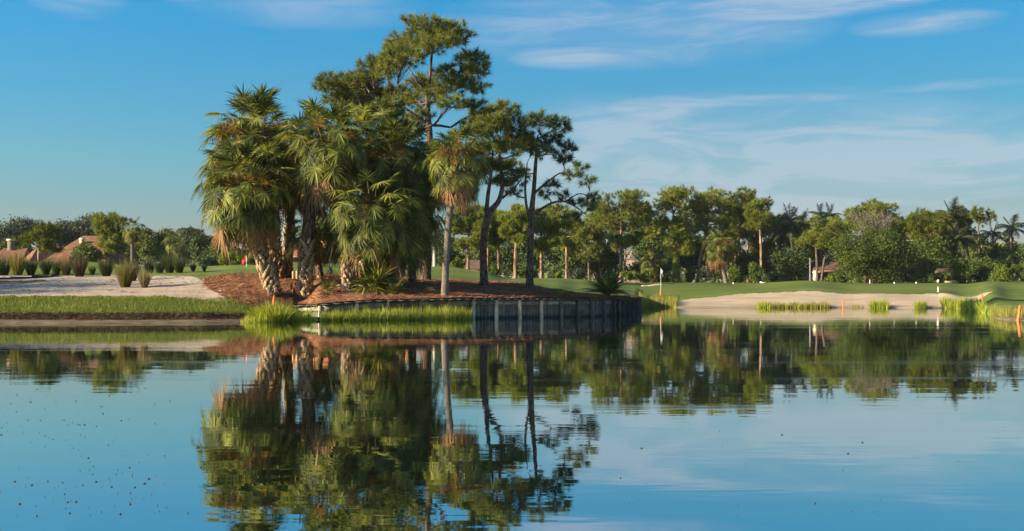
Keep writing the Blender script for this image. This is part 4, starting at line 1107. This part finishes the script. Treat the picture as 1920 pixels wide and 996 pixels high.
# shrubs and hedges along the far edge of the fairway
GS = 'shrubs lining the far edge of the fairway'
SH = [
 ('bright lime shrub left of the red flag', (408, 462, 473, 500), 96, 'lime', 2600, .16, G5 + ' foreground'),
 ('second lime shrub just right of the red flag', (455, 490, 478, 500), 100, 'shrub', 1600, .16, GS),
 ('yellow-green bush by the leaning pale branches right of the slim palm', (838, 872, 484, 512), 112, 'lime', 1600, .18, GS),
 ('green bush at the foot of the thick double trunk', (972, 1008, 500, 527), 116, 'shrub', 1700, .2, GS),
 ('bush below the short sunlit trunk', (915, 940, 495, 520), 118, 'shrub', 1300, .2, GS),
 ('yellow leafed shrub alone right of the rightmost island pine', (1036, 1056, 505, 526), 118, 'lime', 700, .2, GS),
 ('grey-brown scrub left of the palmetto', (1058, 1110, 500, 529), 148, 'oak_grey', 2600, .25, GS),
 ('pale low shrub at the foot of the straight reddish pine', (1160, 1200, 508, 524), 143, 'lime', 1300, .25, GS),
 ('round shrub right of the straight reddish pine', (1190, 1232, 505, 526), 144, 'shrub', 1900, .25, GS),
 ('small shrub below the flag top', (1228, 1258, 510, 530), 146, 'shrub', 1300, .25, GS),
 ('shrub between the vine column and the short reddish trunk', (1280, 1306, 500, 530), 148, 'shrub', 1500, .25, GS),
 ('pale leafy shrub left of the leaning palm trunk', (1310, 1345, 498, 532), 148, 'oak_grey', 2000, .25, GS),
 ('shrub right of the leaning palm trunk', (1362, 1402, 500, 533), 148, 'shrub', 2200, .25, GS),
 ('olive shrub below the isolated tall pine', (1398, 1432, 492, 531), 147, 'shrub', 2300, .25, GS),
 ('low shrub below the straw-coloured gable', (1428, 1465, 508, 530), 146, 'dark_shrub', 1900, .25, GS),
 ('dark shrub against the grey pole', (1460, 1512, 490, 528), 144, 'dark_shrub', 3000, .25, GS),
 ('yellow-green hedge in front of the cream house', (1546, 1590, 512, 530), 138, 'lime', 1700, .22, GS),
 ('low dark shrub right of the large round oak', (1690, 1720, 505, 530), 136, 'dark_shrub', 1600, .22, GS),
 ('long clipped light green hedge left of the tall mango bush', (1704, 1752, 512, 531), 132, 'shrub', 2600, .2, GS),
 ('middle stretch of light green hedge below the small tiled roof', (1745, 1795, 511, 530), 132, 'shrub', 2600, .2, GS),
 ('tall rounded bush below the two pale palm trunks', (1785, 1838, 482, 529), 134, 'shrub', 4200, .24, GS),
 ('broad leafy bush below the thin crooked pine', (1825, 1872, 486, 529), 136, 'shrub', 3800, .24, GS),
 ('light green rounded bush at the right edge', (1862, 1900, 497, 528), 130, 'lime', 3000, .22, GS),
 ('last bush cut by the right edge of view', (1892, 1950, 493, 529), 131, 'shrub', 3400, .22, GS),
 ('shrub below the dark oak sloping to the palm clump', (380, 412, 486, 502), 150, 'oak_grey', 1500, .25, GS),
]
for i, (lb, bb_, D, mt, lv, sz, gr) in enumerate(SH):
    leafy(lb, 'shrub', 'shrub', bb_, D, mt, None, 14, lv, sz, GS, 300 + i, low=True, depth=max(1.0, (bb_[1] - bb_[0]) * D / F * .5), flat=1.0)
# vine column
mb = MB(); r = np.random.default_rng(9); n = 1500; c0 = on_ground(1267, 146.5)
a = r.random(n) * 6.283; zz = r.random(n) * 4.2; P = np.stack([np.cos(a) * .45, np.sin(a) * .45, zz], -1) * np.array([1, 1, 1])
mb.leaves(P, nz(P * np.array([1, 1, 0]) + unit(n) * .5), .22, None)
o = mb.build('climbing_vine', M['lime']); o.location = c0; tag(o, 'bright green vine column climbing the fat orange-brown pine trunk', 'vine')

# far fan palms and feather palms
G7 = 'fan palms far behind the sand and fairway'
fan_palm('fan palm with orange-lit trunk among the left dark trees', on_ground(248, 125, -.1), T(248, 427, 125), .20, 0, 40, .80, 6, 4, 0, seed=31, group=G7)
fan_palm('left one of the twin pale trunked palms in the dark left trees', on_ground(327, 150, -.1), T(325, 450, 150), .22, 0, 34, .85, 4, 2, 0, seed=32, group=G7)
fan_palm('right one of the twin pale trunked palms in the dark left trees', on_ground(336, 148, -.1), T(337, 462, 148), .22, 0, 34, .75, 4, 2, 0, seed=33, group=G7)
fan_palm('brown-skirted palm with a leaning pale trunk below the widest pine crown', on_ground(1362, 140, -.1), T(1346, 457, 140), .27, 0, 60, 1.35, 34, 26, 12, seed=34, group=G7)
fan_palm('shaded fan palm with tan skirt right of the straight reddish pine', on_ground(1222, 152, -.1), T(1220, 488, 152), .25, 0, 36, 1.25, 14, 6, 0, seed=35, group=G7)
fan_palm('fan palm partly hidden left of the lime flagpole shrub', on_ground(182, 120, -.1), T(172, 478, 120), .20, 0, 30, .7, 4, 2, 0, seed=36, group=G7)
feather_palm('royal palm with white trunk and drooping fronds behind the tall pine', (816, 436), 110, 34, 815, 16, .20, 41, trunk_mat='royal_trunk')
feather_palm('coconut palm between the isolated pine and the cream house, left head', (1480, 418), 150, 36, 1490, 18, .22, 42)
feather_palm('coconut palm between the isolated pine and the cream house, right head', (1502, 424), 156, 32, 1498, 16, .2, 43)
feather_palm('twin-headed palm left one, above the cream house', (1538, 402), 165, 24, 1540, 14, .2, 44)
feather_palm('twin-headed palm right one, above the cream house', (1556, 404), 166, 24, 1556, 14, .2, 45)
feather_palm('tallest coconut palm rising above the right treeline', (1784, 404), 150, 34, 1797, 18, .2, 46)
feather_palm('coconut palm with pale trunk below the tallest one', (1797, 450), 146, 32, 1799, 18, .19, 47)
feather_palm('coconut palm with reddish leaning trunk beside the pale one', (1812, 448), 149, 28, 1820, 16, .2, 48, trunk_mat='bark_far')
feather_palm('royal palm against the sky at the right edge', (1897, 428), 150, 30, 1898, 16, .22, 49)
feather_palm('smaller royal palm left of the right edge one', (1862, 440), 156, 24, 1862, 14, .18, 50)

# mass of distant trees closing the horizon far behind everything
mb = MB(); r = np.random.default_rng(77)
n = 42000; px = r.uniform(-900, 2900, n); D = r.uniform(330, 420, n)
topz = np.interp(px, [-900, 760, 850, 1000, 1900], [8, 8, 12, 15, 13]) + 1.5 * np.sin(px * .021) + 1.3 * np.sin(px * .057 + 1) + 1 * np.sin(px * .11)
P = np.stack([(px - 960) * D / F, D, 1.5 + (topz + 1) * r.random(n) ** .85], -1)
mb.leaves(P, nz(unit(n) + np.array([-.3, -.8, .3])), 2.0)
tag(mb.build('distant_treeline', M['oak']), 'far wood of dark trees closing the horizon behind everything', 'wood', kind='stuff')
#PART5
# ------------------------------------------------------------------ houses
def prism(mb, w, d, h, c, rz=0, hip=.0):
    """gable or hipped roof volume: w along X, d along Y, ridge along X"""
    x, y = w / 2, d / 2; k = x * (1 - hip)
    P = np.array([(-x, -y, 0), (x, -y, 0), (x, y, 0), (-x, y, 0), (-k, 0, h), (k, 0, h)], float)
    ca, sa = math.cos(rz), math.sin(rz); P = P @ np.array([[ca, sa, 0], [-sa, ca, 0], [0, 0, 1]]) + np.asarray(c, float)
    mb.add(P, [(0, 1, 5, 4), (2, 3, 4, 5), (0, 3, 2, 1)], [(1, 2, 5), (3, 0, 4)])
def tile_rows(parent, w, d, h, c, mat, rz=0, hip=.0, rows=14):
    """courses of tiles laid over both long slopes, each course one lapped strip"""
    ca, sa = math.cos(rz), math.sin(rz)
    x, y = w / 2 + .15, d / 2 + .15
    sl = math.atan2(h, y); Ls = math.hypot(h, y)
    mb = MB()
    for sgn in (-1, 1):
        for i in range(rows):
            f0, f1 = i / rows, (i + 1.15) / rows; f1 = min(1, f1)
            k0, k1 = x * (1 - hip * f0), x * (1 - hip * f1)
            o0, o1 = .10, .03
            P = np.array([(-k0, sgn * y * (1 - f0), h * f0 + o0), (k0, sgn * y * (1 - f0), h * f0 + o0), (k1, sgn * y * (1 - f1), h * f1 + o1), (-k1, sgn * y * (1 - f1), h * f1 + o1),
                          (-k0, sgn * y * (1 - f0), h * f0), (k0, sgn * y * (1 - f0), h * f0)])
            P = P @ np.array([[ca, sa, 0], [-sa, ca, 0], [0, 0, 1]]) + np.asarray(c, float)
            mb.add(P, [(0, 1, 2, 3), (0, 4, 5, 1)])
    o = mb.build('roof_tiles', mat, parent); o['kind'] = 'stuff'; return o
def house(label, px, D, py_eave, py_top, wpx, dep, wall, roofm, hip=.0, rz=0, chimney=None, windows=2, group=None, name='house'):
    k = D / F; x = (px - 960) * k; g = h1(x, D) - .2
    ze, zt = Z(py_eave, D), Z(py_top, D); w = wpx * k
    root = empty(name, (x, D, g), label, 'house', group)
    ca, sa = math.cos(rz), math.sin(rz)
    mb = MB(); mb.box((0, 0, (ze - g) / 2), (w * .94, dep * .92, ze - g), rz); wl = mb.build('wall', wall, root)
    mb = MB(); prism(mb, w, dep, zt - ze, (0, 0, ze - g + .01), rz, hip); rf = mb.build('roof', roofm, root)
    tile_rows(rf, w, dep, zt - ze, (0, 0, ze - g + .01), roofm, rz, hip)
    mb = MB(); mb.box((0, -dep / 2 * 1.0, ze - g - .06), (w, .10, .2), 0)
    if rz == 0: mb.build('fascia', M['ridge'], root)
    for i in range(windows):
        fx = (i + .5) / windows * .8 - .4
        lx, ly = fx * w, -dep * .46 - .03
        cxx, cyy = lx * ca - ly * sa, lx * sa + ly * ca
        hh = min(1.3, (ze - g) * .45)
        mb = MB(); mb.box((cxx, cyy, (ze - g) * .55), (1.5, .08, hh + .16), rz); f_ = mb.build('window', M['ridge'], root)
        mb = MB(); mb.box((cxx + .06 * sa, cyy - .06 * ca, (ze - g) * .55), (1.3, .05, hh), rz); mb.build('pane', M['glass'], f_)
    if chimney:
        cx_, cw, ctop = chimney; mb = MB()
        zc = Z(ctop, D) - g; mb.box(((cx_ - px) * k, -.4, zc - 1.6), (cw * k, cw * k, 3.2)); ch = mb.build('chimney', M['stucco_brown'], rf)
        mb = MB(); mb.box(((cx_ - px) * k, -.4, zc + .12), (cw * k * 1.25, cw * k * 1.25, .24)); mb.build('chimney_cap', M['stucco'], root)
    return root
house('house with brown clay tiles and a pale hip edge, right of the square chimney', 86, 140, 496, 459, 80, 8, M['stucco_brown'], M['tile'], .75, .62, None, 2)
house('low wing with square chimney at the far left behind the grass clumps', 30, 146, 494, 466, 60, 7, M['stucco_brown'], M['tile'], .3, 0, (23, 9, 452), 1)
hv = house('broad clay hip-roofed house with a small pale roof vent', 172, 138, 494, 443, 112, 11, M['stucco_brown'], M['tile'], .72, 0, None, 3)
mb = MB(); kk = 138 / F; prism(mb, .6, .6, .3, (-8 * kk, -1.8, Z(452, 138) - hv.location.z)); mb.box((-8 * kk, -1.8, Z(452, 138) - hv.location.z - .2), (.45, .45, .35)); mb.build('roof_vent', M['stucco'], hv)
house('orange-roofed house glimpsed between the booted palm trunks', 582, 120, 482, 452, 88, 8, M['stucco_brown'], M['tile_orange'], .3, 0, None, 2)
house('orange-roofed house with cream eave seen under the right palm fronds', 735, 118, 486, 462, 112, 8, M['stucco'], M['tile_orange'], .55, 0, None, 3)
house('dark brown cottage low behind the sunlit pine trunks', 893, 140, 506, 488, 40, 6, M['stucco_brown'], M['tile_brown'], .3, 0, None, 1)
house('house with a broad grey roof behind the two reddish pine trunks', 1213, 178, 490, 455, 78, 10, M['stucco_brown'], M['tile_grey'], .5, 0, None, 2)
house('straw-coloured gabled hut between the pines', 1445, 158, 508, 489, 34, 6, M['stucco'], M['tile_straw'], .1, .5, None, 1)
house('cream house with brown hipped roof and arches behind the crooked pines', 1543, 152, 508, 492, 62, 9, M['stucco'], M['tile_brown'], .35, 0, None, 3)
house('brown-roofed upper wing behind the cream house', 1566, 160, 498, 478, 26, 6, M['stucco_brown'], M['tile_brown'], .3, 0, None, 1)
house('tall white building showing between the round oak and vine-hung pine', 1700, 170, 462, 448, 32, 6, M['stucco_white'], M['stucco_white'], .3, 0, None, 3)
house('small cream house with dark tiled roof above the hedge', 1766, 145, 513, 500, 40, 6, M['stucco'], M['tile_brown'], .35, 0, None, 2)

# ------------------------------------------------------------------ golf course furniture
def flagstick(label, px, D, top, bot, cloth, flag_w, flag_h, dirx=1, hang=True, pole_col='pvc'):
    b = on_ground(px, D, 0); k = D / F; hgt = Z(top, D) - b[2]
    root = empty('golf_flag', b, label, 'flag')
    mb = MB(); mb.tube([(0, 0, -.1), (0, 0, hgt * .5), (0, 0, hgt)], .018, 6); mb.build('flagpole', M[pole_col], root)
    nx_, nz_ = 8, 6; u, v = np.meshgrid(np.linspace(0, 1, nx_), np.linspace(0, 1, nz_))
    X = dirx * u * flag_w; Zz = hgt - .02 - v * flag_h - (u ** 1.3) * flag_h * (.9 if hang else .15); Y = .06 * np.sin(u * 7 + v * 2) * u
    mb = MB(); i = np.arange(nz_ - 1)[:, None] * nx_ + np.arange(nx_ - 1)[None]
    mb.add(np.stack([X, Y, Zz], -1).reshape(-1, 3), np.stack([i, i + 1, i + nx_ + 1, i + nx_], -1).reshape(-1, 4)); mb.build('flag_cloth', M[cloth], root, True)
    return root
flagstick('red golf flag on the shaded green beyond the left palm', 462, 80, 480, 500, 'redflag', .34, .36, -1)
flagstick('white flag on a tall pin on the green beyond the bulkhead tip', 1239, 106, 503, 541, 'whiteflag', .22, .42, 1)
GO = 'orange hazard stakes around the pond'
def stake(label, px, D, top, bot, w=.07, lean=0.0):
    k = D / F; b = T(px, bot, D); z1 = Z(top, D)
    mb = MB(); L = z1 - b[2] + .25
    mb.box((0, 0, L / 2 - .25), (w, w, L)); mb.box((0, 0, L - .25 + .03), (w, w, .06), taper=.4)
    o = mb.build('hazard_stake', M['orange']); o.location = b; o.rotation_euler = (0, lean, .3)
    return tag(o, label, 'stake', GO)
stake('orange stake behind the bright reed clump below the mulch', 512, 45.2, 556, 573, .075, .12)
stake('orange stake on the bank directly below the white flag pin', 1239, 91, 545, 556, .11)
stake('orange stake standing in front of the long sand bunker', 1581, 82.5, 563, 578, .075)
stake('thin orange stake above the second reed patch on the bunker', 1497, 89.5, 557, 563, .06)
stake('orange stake at the right end of the bunker in the reeds', 1842, 80, 553, 563, .085)
stake('big leaning orange stake on the mud spit at the right edge', 1909, 43.9, 575, 601, .085, .16)
GM = 'white tee markers on the far turf'
def marker(label, px, D, post=False):
    p = on_ground(px, D, .0); mb = MB()
    if post: mb.box((0, 0, .15), (.10, .08, .55)); mb.box((0, 0, .44), (.13, .10, .04)); mb.box((0, -.045, .25), (.06, .02, .12))
    else:
        th = np.linspace(0, math.pi, 8); mb.tube([(0, 0, .11 - .09 * math.cos(q)) for q in th], [max(.01, .09 * math.sin(q)) for q in th], 10); mb.tube([(0, 0, -.1), (0, 0, .06)], .06, 8)
    o = mb.build('tee_marker', M['pvc'], smooth=not post); o.location = p
    return tag(o, label, 'marker', GM)
marker('white post standing above the right part of the bunker', 1759, 93, True)
marker('white ball marker left of the round oak foot', 1631, 128, True)
marker('small white ball marker right of the round oak foot', 1677, 128)
marker('small white ball marker beyond the left end of the hedge', 1718, 128)
marker('small white marker by the leaning palm foot', 1375, 130)
mb = MB(); mb.box((0, 0, .07), (.8, .35, .10)); mb.box((-.3, 0, .17), (.2, .3, .10)); o = mb.build('stone_bench', M['stucco_white']); o.location = on_ground(1431, 138); tag(o, 'low white slab bench on the turf under the isolated pine', 'bench')
mb = MB(); mb.tube([(0, 0, -.3), (0, 0, 2.8)], .11, 8); mb.box((0, 0, 2.85), (.26, .26, .1)); o = mb.build('utility_post', M['metal']); o.location = on_ground(1519, 138); tag(o, 'plain grey post left of the cream house', 'post')
# brown tee benches under the round oak
for j, (lb, px_) in enumerate((('left reddish bench in the shade under the round oak', 1625), ('right reddish bench in the shade under the round oak', 1640))):
    root = empty('garden_bench', on_ground(px_, 130.5), lb, 'bench', 'reddish benches under the round oak')
    mb = MB(); mb.box((0, 0, .45), (.65, .4, .06)); mb.build('seat', M['tile_brown'], root)
    mb = MB(); mb.box((0, .2, .68), (.65, .05, .35)); mb.build('backrest', M['tile'], root)
    for sx in (-.28, .28):
        for sy in (-.15, .15): mb = MB(); mb.box((sx, sy, .2), (.07, .07, .44)); mb.build('leg', M['tile_brown'], root)
# black edging strip along the sand on the left
mb = MB()
pts = [on_ground(p, d, .07) for p, d in ((-120, 57.5), (-40, 58), (20, 58.5), (60, 59.5), (96, 61), (110, 62))]
for a, b in zip(pts[:-1], pts[1:]):
    c = (a + b) / 2; mb.box(c, (np.linalg.norm((b - a)[:2]) + .05, .07, .16), math.atan2(b[1] - a[1], b[0] - a[0]))
tag(mb.build('garden_edging', M['edging']), 'thin black edging strip lying across the left sand', 'edging')

# ------------------------------------------------------------------ bunch grasses on the sand
GB = 'bunch grasses growing round the sand'
BG = [  # label, px, base py, height px, width px, material
 ('dark wide grass clump cut by the left edge of view', 4, 514, 40, 44, 'bunch'),
 ('golden feathery grass clump between the dark clumps at the far left', 33, 512, 45, 34, 'bunch_gold'),
 ('dark clump just right of the golden feathery one', 58, 512, 32, 24, 'bunch'),
 ('dark green clump left of the lighter small one', 86, 513, 32, 22, 'bunch'),
 ('lighter green small clump beside the fourth dark one', 106, 512, 25, 18, 'bunch'),
 ('narrow brown clump standing on the sand edge', 124, 519, 34, 22, 'bunch_brown'),
 ('large brown clump right of the narrow brown one', 149, 520, 42, 34, 'bunch_brown'),
 ('tiny clump between the large brown and the round dark ones', 173, 513, 16, 14, 'bunch'),
 ('round dark clump alone left of the golden foreground clump', 199, 519, 33, 32, 'bunch'),
 ('golden green clump standing forward on the sand', 235, 540, 50, 38, 'bunch_gold'),
 ('small pale clump standing forward, right of the golden one', 271, 541, 32, 22, 'bunch_pale'),
 ('brown dark clump tucked behind the golden foreground clump', 248, 528, 36, 28, 'bunch_brown'),
 ('dark bush-like clump at the sand back edge, leftmost of the group', 280, 512, 28, 24, 'bunch'),
 ('lighter round clump in the sand back edge group', 299, 512, 22, 26, 'bunch'),
 ('tall dark clump in the sand back edge group', 318, 512, 38, 30, 'bunch'),
 ('dark clump at the right end of the sand back edge group', 336, 512, 30, 26, 'bunch'),
 ('small thin plant left of two on the shaded turf', 362, 508, 14, 12, 'bunch'),
 ('small thin plant right of two on the shaded turf', 383, 506, 12, 8, 'bunch'),
]
for i, (lb, px, by, hp, wp, mt) in enumerate(BG):
    # find the depth where the sand surface appears at that row
    Ds = np.arange(44, 76, .1); zz = height((px - 960) * Ds / F, Ds); row = HY - (zz - H) * F / Ds
    j = int(np.argmin(np.where(Ds < 74, np.abs(row - by), 99))); D = float(Ds[j]); k = D / F
    tuft(lb, 'bunch_grass', 'grass clump', on_ground(px, D, .02), hp * k * 1.35, wp * k * .95, 420, mt, .02, .32, .18, GB, 400 + i)
# young palm sprouts and the palmetto on the mulch
GY_ = 'young palm sprouts in the mulch'
def sprout(label, px, D, s_, n, seed, up=80, low=20):
    rr = random.Random(seed); p = gp(px, D, .0) if px < 1190 else on_ground(px, D)
    root = empty('palm_sprout', p, label, 'young palm', GY_)
    for i in range(n):
        f = (i + .5) / n; me_ = FR['young'][min(3, int(f * 4))]
        q = s_ * rr.uniform(.8, 1.1)
        child('frond', me_, root, (rr.uniform(-.1, .1) * s_, rr.uniform(-.1, .1) * s_, 0), 0, (q,) * 3, (rr.uniform(-.2, .2), rr.uniform(-.1, .1), i * 2.4))
    return root
sprout('young palm sprout by the left end of the bulkhead', 613, 46.4, .6, 8, 1)
sprout('young palm sprout left of the slim palm, at the bulkhead edge', 737, 47.0, .7, 9, 2)
sprout('stemless young palm with long fronds fanned over the mulch under the leaning palm', 702, 47.6, 1.25, 30, 8)
sprout('low pale sprout near the right end of the mulch', 1049, 50.6, .5, 8, 3)
sprout('bushy dark green palmetto on the tip of the bulkhead', 1140, 54.8, 1.25, 26, 4)
sprout('tiny sprout on the mulch crest left of the thick trunk', 456, 57, .25, 5, 5)
# stumps and debris on the mulch
mb = MB(); mb.tube([(0, 0, -.2), (.02, 0, .45), (0, .02, .9)], [.20, .17, .16], 10); o = mb.build('tree_stump', M['bark_grey'], smooth=True); o.location = gp(735, 48.2)
tag(o, 'mossy grey stump under the hanging fronds beside a sprout', 'stump')
mb = MB()
for q, (dx, dz) in enumerate(((-.16, .0), (0, .03), (.15, -.02))): mb.tube([(dx, 0, -.1), (dx * 1.15, 0, .42 + dz)], [.07, .06], 6)
o = mb.build('cut_trunk_stubs', M['boot']); o.location = gp(557, 51); tag(o, 'pale cut stubs between the booted trunks at the mulch crest', 'stump')
root = empty('dead_palm_sprout', gp(618, 48.4), 'heap of dry orange-brown fronds beside the leaning palm trunk', 'dead plant')
rr = random.Random(4)
for i in range(13):
    child('dead_frond', rr.choice(FR['dead']), root, (rr.uniform(-.12, .12), rr.uniform(-.1, .1), rr.uniform(.75, 1.0)), 0, (.62,) * 3, (rr.uniform(-.2, .2), rr.uniform(-.3, .1), i * 2.4))
mb = MB()
for q in range(8):
    a0 = np.array([rr.uniform(-.5, .5), rr.uniform(-.3, .3), .03]); a1 = a0 + np.array([rr.uniform(-.8, .8), rr.uniform(-.2, .2), rr.uniform(.0, .35)]); mb.tube([a0, (a0 + a1) / 2 + [0, 0, .12], a1], [.04, .03, .02], 5)
o = mb.build('fallen_branches', M['bark_grey']); o.location = gp(668, 46.9); tag(o, 'dry curved palm stalks lying at the foot of the leaning palm', 'branches')

rr = random.Random(12)
for i, (px_, D_f, lb) in enumerate(((470, 49.5, 'fallen brown frond on the mulch left of the leaf-base trunks'), (545, 47.6, 'fallen brown frond between the two leaf-base trunks and the wall end'), (640, 46.3, 'fallen brown frond close to the bulkhead cap under the leaning palm'),
                                    (800, 48.5, 'fallen brown frond left of the slim palm foot'), (880, 49.5, 'fallen brown frond right of the slim palm foot'), (1020, 52.5, 'fallen brown frond near the right end of the mulch'))):
    o = bpy.data.objects.new('fallen_frond', FR['dead'][i % 3]); COL.objects.link(o); o.location = gp(px_, D_f, .10); o.scale = (.5,) * 3
    o.rotation_euler = (rr.uniform(-.2, .2), -1.05 + .1 * (i % 3) - .15, rr.uniform(0, 6.28)); tag(o, lb, 'dead frond', 'fallen fronds on the mulch')
# ------------------------------------------------------------------ reeds and grass at the water
def band_reeds(name, label, px0, px1, n, off0, off1, hh, mat, seed, w=.025, kind='stuff', hf=None, lean=.16, cat='reeds', base=-.08):
    r = np.random.default_rng(seed); px = r.uniform(px0, px1, n)
    clump = .5 + .5 * np.sin(px * .35) * np.sin(px * .13 + 1) + .3 * np.sin(px * .9)
    d = shore(px) + off0 + (off1 - off0) * r.random(n)
    x = (px - 960) * d / F; z = np.maximum(height(x, d), 0) + base
    h_ = hh * (.72 + .35 * clump) * (1 if hf is None else hf(px))
    nb = n; mb = MB()
    b = np.stack([x, d, z], -1); dr = nz(np.array([0, 0, 1.]) + r.normal(0, lean, (n, 3)) * np.array([1, 1, .2]))
    mb.blades(b, dr, nz(np.cross(dr, unit(n))), h_ * (.6 + .5 * r.random(n)), w, .25 * h_ * r.random(n) ** 2, 3)
    o = mb.build(name, M[mat]); return tag(o, label, cat, kind=kind)
tuft('tall bright yellow-green reed clump in the water at the left end of the bulkhead', 'reed_clump', 'reeds', T(513, 0, 42.3) * [1, 1, 0] + np.array([0, 0, -.05]), 1.12, 3.6, 1500, 'reed', .028, .55, .45, seed=61)
band_reeds('low_reeds', 'short bright reeds fringing the tall clump in the shallows', 452, 594, 1100, -.9, .5, .55, 'reed', 62, hf=lambda p: np.interp(p, [452, 480, 545, 575, 594], [.5, 1.0, 1.1, .7, .6]))
band_reeds('marsh_grass', 'long band of green-gold reeds in front of the left bulkhead', 603, 882, 5200, -1.5, -.25, .62, 'reed', 63, w=.022, hf=lambda p: np.interp(p, [603, 630, 690, 790, 850, 882], [.9, 1.0, 1.15, 1.2, 1.35, 1.1]))
band_reeds('bank_reeds', 'golden reeds at the shore right of the bulkhead tip', 1199, 1268, 2200, -.6, 1.2, .95, 'reed_dry', 64, w=.04)
GR = 'reed patches in front of the long bunker'
def patch(label, px0, px1, n, hh, mat, seed, o0=-.8, o1=.6):
    o = band_reeds('reed_patch', label, px0, px1, n, o0, o1, hh, mat, seed, w=.04, kind=None, lean=.25); o['group'] = GR
patch('small round reed patch nearest the left end of the bunker', 1419, 1443, 420, .72, 'reed', 65)
patch('long reed patch in front of the bunker, left of two orange stakes', 1444, 1556, 1900, .62, 'reed_dry', 66)
patch('rounded reed tuft right of the bunker stake', 1632, 1664, 560, .85, 'reed', 67)
patch('narrow reed tuft between the rounded one and the wide patch', 1716, 1736, 420, .80, 'reed', 68)
patch('wide reed patch running to the right end of the bunker', 1768, 1846, 2300, 1.0, 'reed', 69, -1.2, 2.0)
patch('faint short reeds left of the rounded tuft', 1596, 1620, 120, .35, 'reed_dry', 70)
band_reeds('spit_reeds', 'yellow-green reeds on the mud spit at the right edge', 1856, 1990, 3200, .7, 3.4, .5, 'reed_dry', 71, w=.022)
# grass blades on the left bank
r = np.random.default_rng(81); n = 46000
px = r.uniform(-40, 470, n); lo = shore(px) + 1.15; hi = 45.7 + .25 * np.sin(px * .11) + .15 * np.sin(px * .31)
d = lo + (hi - lo) * r.random(n); x = (px - 960) * d / F
o = blade_band('bank_grass', x, d, height(x, d), .085 + .05 * r.random(n), 'turf', .016, .35, .3, 2, 82); tag(o, 'short ragged grass covering the left bank', 'grass', kind='stuff')
n = 1500; px = r.uniform(-40, 470, n); px = px + 14 * np.sin(px * .5); d = shore(px) + 1.2 + 4.2 * r.random(n); x = (px - 960) * d / F
o = blade_band('bank_weeds', x, d, height(x, d), .22 + .1 * r.random(n), 'reed_dry', .02, .35, .3, 2, 85); tag(o, 'taller dry stems standing out of the left bank grass', 'weeds', kind='stuff')
n = 9000; px = r.uniform(455, 560, n); d = shore(px) + .6 + (np.array([mulch_front(min(p, 548.9)) for p in px]) - shore(px) - .5) * r.random(n); x = (px - 960) * d / F
o = blade_band('bank_grass', x, d, height(x, d), .12, 'turf', .016, .35, .3, 2, 83); tag(o, 'grass behind the tall reed clump at the bulkhead end', 'grass', kind='stuff')
# dead roots hanging over the mud lip
n = 12000; px = r.uniform(-40, 470, n); d = shore(px) + .8 + .5 * r.random(n); x = (px - 960) * d / F
mb = MB(); b = np.stack([x, d, height(x, d) + .04], -1); dd_ = nz(np.stack([r.normal(0, .6, n), -1 + 0 * x, r.normal(-.2, .6, n)], -1))
mb.blades(b, dd_, nz(np.cross(dd_, unit(n))), .10 + .18 * r.random(n), .018, .08, 2)
tag(mb.build('dry_roots', M['deadroot']), 'dead brown roots and stems hanging over the left mud bank', 'roots', kind='stuff')
# fairway fringe blades at the far shore
n = 12000; px = r.uniform(1200, 1270, n); d = 86.5 + 5 * r.random(n); x = (px - 960) * d / F
o = blade_band('fringe_grass', x, d, height(x, d), .16, 'turf', .04, .3, .2, 2, 84); tag(o, 'rough grass above the golden shore reeds', 'grass', kind='stuff')
# pine straw over the mulch
n = 26000; px = r.uniform(385, 1185, n); f_ = np.array([mulch_front(p) for p in px]); bk = np.array([mb_back(p) for p in px]); d = f_ + .15 + (bk - f_ - 1) * r.random(n) ** 1.3
X_ = (px - 960) * d / F; zz = height(X_, d); wt_ = np.interp(px, [550, 605, 665, 700, 870, 1197], [.56, .66, .76, .81, .88, .86]); dd2 = d - f_
zz = np.where(px > 549, wt_ + (np.maximum(zz, wt_) - wt_) * np.clip(dd2 / .55, 0, 1), zz) + .05
a = r.random(n) * 6.283; dd_ = nz(np.stack([np.cos(a), np.sin(a), .15 + .25 * r.random(n)], -1))
mb = MB(); mb.blades(np.stack([X_, d, zz], -1), dd_, nz(np.cross(dd_, unit(n))), .12 + .2 * r.random(n), .022, .04, 2)
tag(mb.build('pine_straw', M['straw']), 'loose rust-brown pine straw strewn over the mulch island', 'straw', kind='stuff')
# small debris on the sand
n = 420; px = r.uniform(-40, 400, n); d = r.uniform(45.8, 62, n); x = (px - 960) * d / F; a = r.random(n) * 6.283
dd_ = nz(np.stack([np.cos(a), np.sin(a) * .6, .2 + .2 * r.random(n)], -1)); mb = MB()
mb.blades(np.stack([x, d, height(x, d) + .03], -1), dd_, nz(np.cross(dd_, unit(n))), .08 + .3 * r.random(n) ** 3, .04, .05, 2)
tag(mb.build('sand_debris', M['deadroot']), 'scattered dark twigs and cones on the left sand', 'debris', kind='stuff')
# floating bits on the water
mb = MB(); n = 210
py = 700 + 270 * r.random(n); px = np.where(r.random(n) < .85, r.normal(190, 110, n), r.uniform(1150, 1900, n)); D_ = F * H / (py - HY)
for i in range(n):
    s_ = (.0015 + .005 * r.random() ** 4) * (1 + D_[i] / 14); x = (px[i] - 960) * D_[i] / F; m_ = 6
    a = np.linspace(0, 2 * np.pi, m_, endpoint=False); ring = np.stack([x + np.cos(a) * s_ * (1 + .3 * r.random(m_)), D_[i] + np.sin(a) * s_ * (1 + .3 * r.random(m_)), 0 * a + .001], -1)
    top = np.array([[x, D_[i], .006 + s_ * .25]]); mb.add(np.vstack([ring, top]), None, [(q, (q + 1) % m_, m_) for q in range(m_)])
tag(mb.build('floating_bits', M['scum']), 'tiny dark specks of scum and leaves floating on the pond', 'floating debris', kind='stuff')
